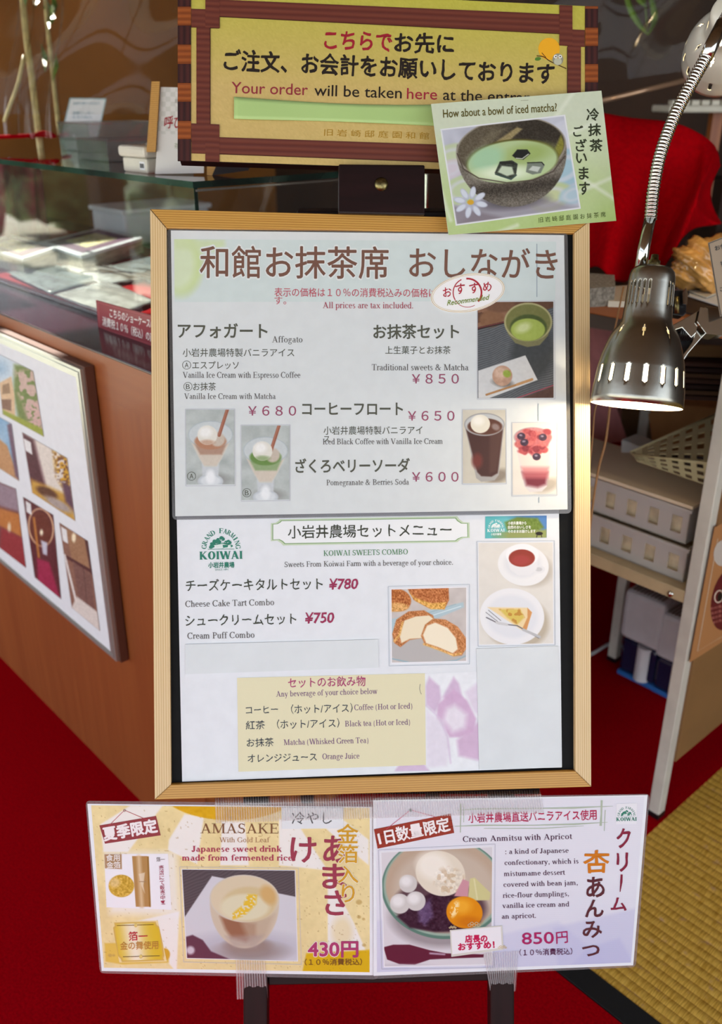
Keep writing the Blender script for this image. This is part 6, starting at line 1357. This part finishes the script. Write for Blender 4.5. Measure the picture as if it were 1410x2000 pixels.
# keyboard-like ivory tray, far shelves, brown edge
fs = thing('back_shelf', 'wooden shelf unit with grey glass doors behind the red cloth', 'shelf', (1.05, 2.35, 0))
MB().box((1.25, 2.42, 1.12), (1, 0, 0), (0, 1, 0), (0, 0, 1), .62, .03, .03).build('rail', M['counterwood'], fs)
MB().box((.865, 2.42, 1.06), (0, 0, 1), (1, 0, 0), (0, 1, 0), .26, .025, .03).build('post', M['counterwood'], fs)
MB().box((1.25, 2.40, .86), (1, 0, 0), (0, 1, 0), (0, 0, 1), .62, .03, .06).build('lower_rail', M['counterwood'], fs)
MB().box((1.25, 2.44, 1.00), (1, 0, 0), (0, 1, 0), (0, 0, 1), .60, .01, .22).build('door_pane', mat('grey glass pane', (120, 128, 124), .12, coat=.6), fs)
MB().box((1.25, 2.55, .5), (1, 0, 0), (0, 1, 0), (0, 0, 1), .66, .2, 1.0).build('carcass', M['walldark'], fs)
kb = thing('cash_keyboard', 'ivory keyboard on the shelf behind the lamp neck, top right', 'keyboard', tuple(pt(1360, 212, 2.2)))
kc = pt(1370, 212, 2.2); MB().box(kc, (1, 0, 0), (0, 1, 0), (0, 0, 1), .20, .14, .016).build('housing', M['offwhite'], kb, bevel=.004)
for i in range(8): MB().box(kc + np.array([-.082 + i * .0235, -.045, .013]), (1, 0, 0), (0, 1, 0), (0, 0, 1), .019, .03, .012).build('key', M['offwhite'], kb, bevel=.002)

# ------------------------------------------------------------------ on the shelf of the side table
SZ = .4665
def tray(a, b, la, lb, z, h, nm, lab, nw=5):
    """stacking tray with square windows in its long front"""
    r = thing('storage_tray', lab, 'tray', AB(a + la / 2, b + lb / 2, z), 'stacked clear trays on the lower shelf'); t = .002; nw = 9
    mb = MB(); bmn = la / nw
    boxAB(mb, a, a + la, b, b + t, z, z + h * .24); boxAB(mb, a, a + la, b, b + t, z + h * .72, z + h)
    for i in range(nw + 1): x0 = a + i * bmn - bmn * .28; boxAB(mb, max(a, x0), min(a + la, x0 + bmn * .56), b, b + t, z + h * .24, z + h * .72)
    mb.build('front_wall', M['frost'], r)
    mb = MB(); boxAB(mb, a, a + la, b + lb - t, b + lb, z, z + h); boxAB(mb, a, a + t, b, b + lb, z, z + h); boxAB(mb, a + la - t, a + la, b, b + lb, z, z + h); mb.build('walls', M['frost'], r)
    mb = MB(); boxAB(mb, a, a + la, b, b + lb, z, z + t); mb.build('base', M['frost'], r)
    mb = MB(); boxAB(mb, a - .004, a + la + .004, b - .004, b + .003, z + h - .006, z + h); mb.build('rim', M['frost'], r, bevel=.001)
    mb = MB(); boxAB(mb, a + .01, a + la - .01, b + .012, b + lb - .01, z + .004, z + h * .62); mb.build('contents', mat('pale folded cloths', (242, 226, 194), .8, vary=.15, scale=40), r)
tray(.622, 1.282, .40, .17, SZ, .062, 'x', 'lower of the two clear plastic trays on the cream shelf')
tray(.632, 1.290, .38, .155, SZ + .064, .062, 'x', 'upper of the two clear plastic trays, under the thin white board')
slabt = MB(); boxAB(slabt, .628, 1.02, 1.286, 1.44, SZ + .128, SZ + .134); tag(slabt.build('thin_board', mat('pale board', (226, 210, 182), .5), bevel=.001), 'thin pale board lying on top of the two clear trays', 'board')
# perforated basket leaning on top
bk_ = thing('perforated_basket', 'cream plastic basket with square holes tilted on top of the trays', 'basket', AB(.76, 1.5, SZ + .136))
BA = planeB(1.36)
TL_, TR_, BR_, BL_ = [pt(x, y, d) for x, y, d in ((1255, 873, 1.66), (1410, 812, 1.50), (1400, 958, 1.46), (1240, 885, 1.66))]
def face(tl, tr, br, bl, cols, rows, nm, th=.002):
    mb = MB(); nrm = np.cross(tr - tl, bl - tl); nrm /= np.linalg.norm(nrm)
    def P(u, v): return (1 - v) * ((1 - u) * tl + u * tr) + v * ((1 - u) * bl + u * br)
    us = [0]; vs = [0]
    for i in range(cols): us += [(i + .28) / cols, (i + .82) / cols]
    for j in range(rows): vs += [(j + .28) / rows, (j + .82) / rows]
    us.append(1); vs.append(1)
    V = [P(u, v) for v in vs for u in us]; n = len(us)
    fc = [(j * n + i, j * n + i + 1, (j + 1) * n + i + 1, (j + 1) * n + i) for j in range(len(vs) - 1) for i in range(n - 1) if not (i % 2 == 1 and j % 2 == 1)]
    mb.add(V, fc); return mb.build(nm, M['basket'], bk_, solid=th)
M['basket'] = mat('cream basket plastic', (214, 206, 160), .45)
fa = [pt(1248, 878, 1.66), pt(1420, 905, 1.44), pt(1420, 985, 1.44), pt(1256, 895, 1.64)]
fb = [pt(1252, 876, 1.66), pt(1420, 806, 1.62), pt(1420, 902, 1.45), pt(1250, 880, 1.66)]
ta, tb_, tc, td = pt(1250, 876, 1.66), pt(1440, 800, 1.72), pt(1440, 905, 1.45), pt(1240, 868, 1.62)
face(pt(1232, 884, 1.60), pt(1430, 796, 1.66), pt(1430, 910, 1.44), pt(1236, 888, 1.58), 8, 4, 'back_wall')
face(pt(1236, 888, 1.58), pt(1430, 910, 1.44), pt(1430, 966, 1.43), pt(1244, 900, 1.56), 8, 3, 'front_wall')
MB().tube([pt(1232, 884, 1.60), pt(1430, 796, 1.66)], .003, 8).build('rim', M['basket'], bk_, smooth=True)
MB().tube([pt(1236, 888, 1.58), pt(1430, 910, 1.44)], .0022, 8).build('rim', M['basket'], bk_, smooth=True)
# small clear blue-grey tub, pink cloth, cardboard, brown folders
def shelfbox(nm, lab, cat, pts_, d, depth, m, bev=.002):
    P = np.array([pt(x, y, d) for x, y in pts_]); o = MB().prism(P, D2 * depth).build(nm, m, bevel=bev); return tag(o, lab, cat)
shelfbox('small_tub', 'small bluish clear tub at the left end of the trays behind the cords', 'tub', [(1213, 858), (1250, 872), (1248, 902), (1212, 908)], 1.68, .05, M['frost'])
shelfbox('pink_cushion', 'dusty pink cushion standing behind the hanging power cord', 'cushion', [(1120, 610), (1215, 590), (1228, 700), (1222, 840), (1214, 882), (1120, 890)], 1.90, .06, M['pinkcloth'], .01)
shelfbox('red_cushion', 'small red cushion under the dusty pink cushion', 'cushion', [(1120, 880), (1213, 872), (1204, 905), (1154, 926), (1120, 930)], 1.78, .06, M['redcloth'], .006)
shelfbox('cardboard_box', 'brown cardboard box under the table behind the perforated basket', 'box', [(1262, 786), (1440, 800), (1440, 900), (1276, 880)], 1.86, .12, M['card'], .001)
shelfbox('cardboard_flap', 'darker cardboard flap left of the brown cardboard box', 'cardboard', [(1196, 776), (1262, 786), (1276, 880), (1228, 868)], 1.9, .02, mat('dark cardboard', (96, 66, 38), .8), .001)
fd = thing('folder_stack', 'stack of dark brown folders lying under the table top', 'stack', tuple(pt(1360, 760, 1.6)))
for i in range(7):
    y = 706 + i * 11; P = np.array([pt(x, yy, 1.60) for x, yy in ((1316 - (i % 3) * 4, y), (1440, y + 6), (1440, y + 14), (1316 - (i % 3) * 4, y + 8))])
    MB().prism(P, D2 * .16).build('folder', mat('folder tone', [(70, 46, 36), (48, 30, 26), (84, 60, 40)][i % 3], .6), fd, bevel=.001)
P = np.array([pt(x, y, 1.62) for x, y in ((1300, 670), (1440, 676), (1440, 700), (1306, 696))]); tag(MB().prism(P, D2 * .18).build('brown_tray', mat('brown tray', (122, 92, 58), .5), bevel=.002), 'flat brown tray on top of the dark folders', 'tray')
P = np.array([pt(x, y, 1.7) for x, y in ((1150, 612), (1240, 628), (1215, 650), (1150, 640))]); tag(MB().prism(P, D2 * .1).build('folded_newspaper', mat('dull grey paper', (120, 108, 98), .7), bevel=.001), 'folded grey newspaper below the table edge behind the lamp', 'paper')

# ------------------------------------------------------------------ on the floor under the shelf
def tank(px, py, s, lab):
    """white-topped refillable dehumidifier with a clear blue tank"""
    c = planeZ(0).at((px, py))[0]; r = thing('dehumidifier', lab, 'dehumidifier', tuple(c), 'small dehumidifiers on the floor under the shelf')
    MB().box(c + Z3 * .006, D1, D2, Z3, .092 * s, .085 * s, .012).build('blue_base', M['blue'], r, bevel=.003)
    MB().box(c + Z3 * .056 * s, D1, D2, Z3, .088 * s, .082 * s, .086 * s).build('tank', M['navy'], r, bevel=.008)
    MB().lathe(c + Z3 * .012 - D2 * .035 * s - D1 * .012, Z3, [(0, .017 * s), (.085 * s, .017 * s)], 24, closed=True).build('inner_column', M['white'], r, smooth=False)
    MB().box(c + Z3 * (.102 + .060) * s, D1, D2, Z3, .100 * s, .098 * s, .120 * s).build('head', M['white'], r, bevel=.012)
    mb = MB(); top = c + Z3 * (.162 + .0605) * s
    for k in range(9): mb.box(top + D1 * (k - 4) * .0085 * s, D2, D1, Z3, .078 * s, .004 * s, .002)
    mb.build('vent_grille', mat('grey vent', (126, 122, 112), .6), r)
    mb = MB()
    for k in range(2): mb.box(c - D1 * .0505 * s + D2 * (.010) + Z3 * (.135 + .012 * k) * s, D2, D1, Z3, .008, .001, .006)
    mb.build('switch', M['blackplastic'], r)
tank(1258, 1318, 1.0, 'white and blue dehumidifier beside the inner white leg')
tank(1322, 1352, .92, 'second dehumidifier half hidden behind the front table leg')
tag(MB().tube(bez([planeZ(.012).at((x, y))[0] for x, y in ((1130, 1290), (1165, 1272), (1190, 1258), (1215, 1262), (1230, 1300))], 24), .004, 8).build('white_cable', M['white'], smooth=True), 'white cable curving over the red carpet behind the pine frame', 'cable')
ck = planeZ(0).at((1140, 1255))[0]
sp_ = thing('dark_speaker_box', 'dark box with a pale label under the shelf, left of the white leg', 'box', tuple(ck))
MB().box(AB(1.25, 1.66, .14), D1, D2, Z3, .30, .16, .27).build('body', M['walldark'], sp_, bevel=.003)
MB().box(AB(1.18, 1.578, .235), D1, D2, Z3, .10, .002, .075).build('label_plate', mat('mauve label', (112, 92, 100), .6), sp_)

if _fo.name in bpy.data.objects: bpy.data.objects.remove(_fo)
if _fc.name in bpy.data.curves: bpy.data.curves.remove(_fc)
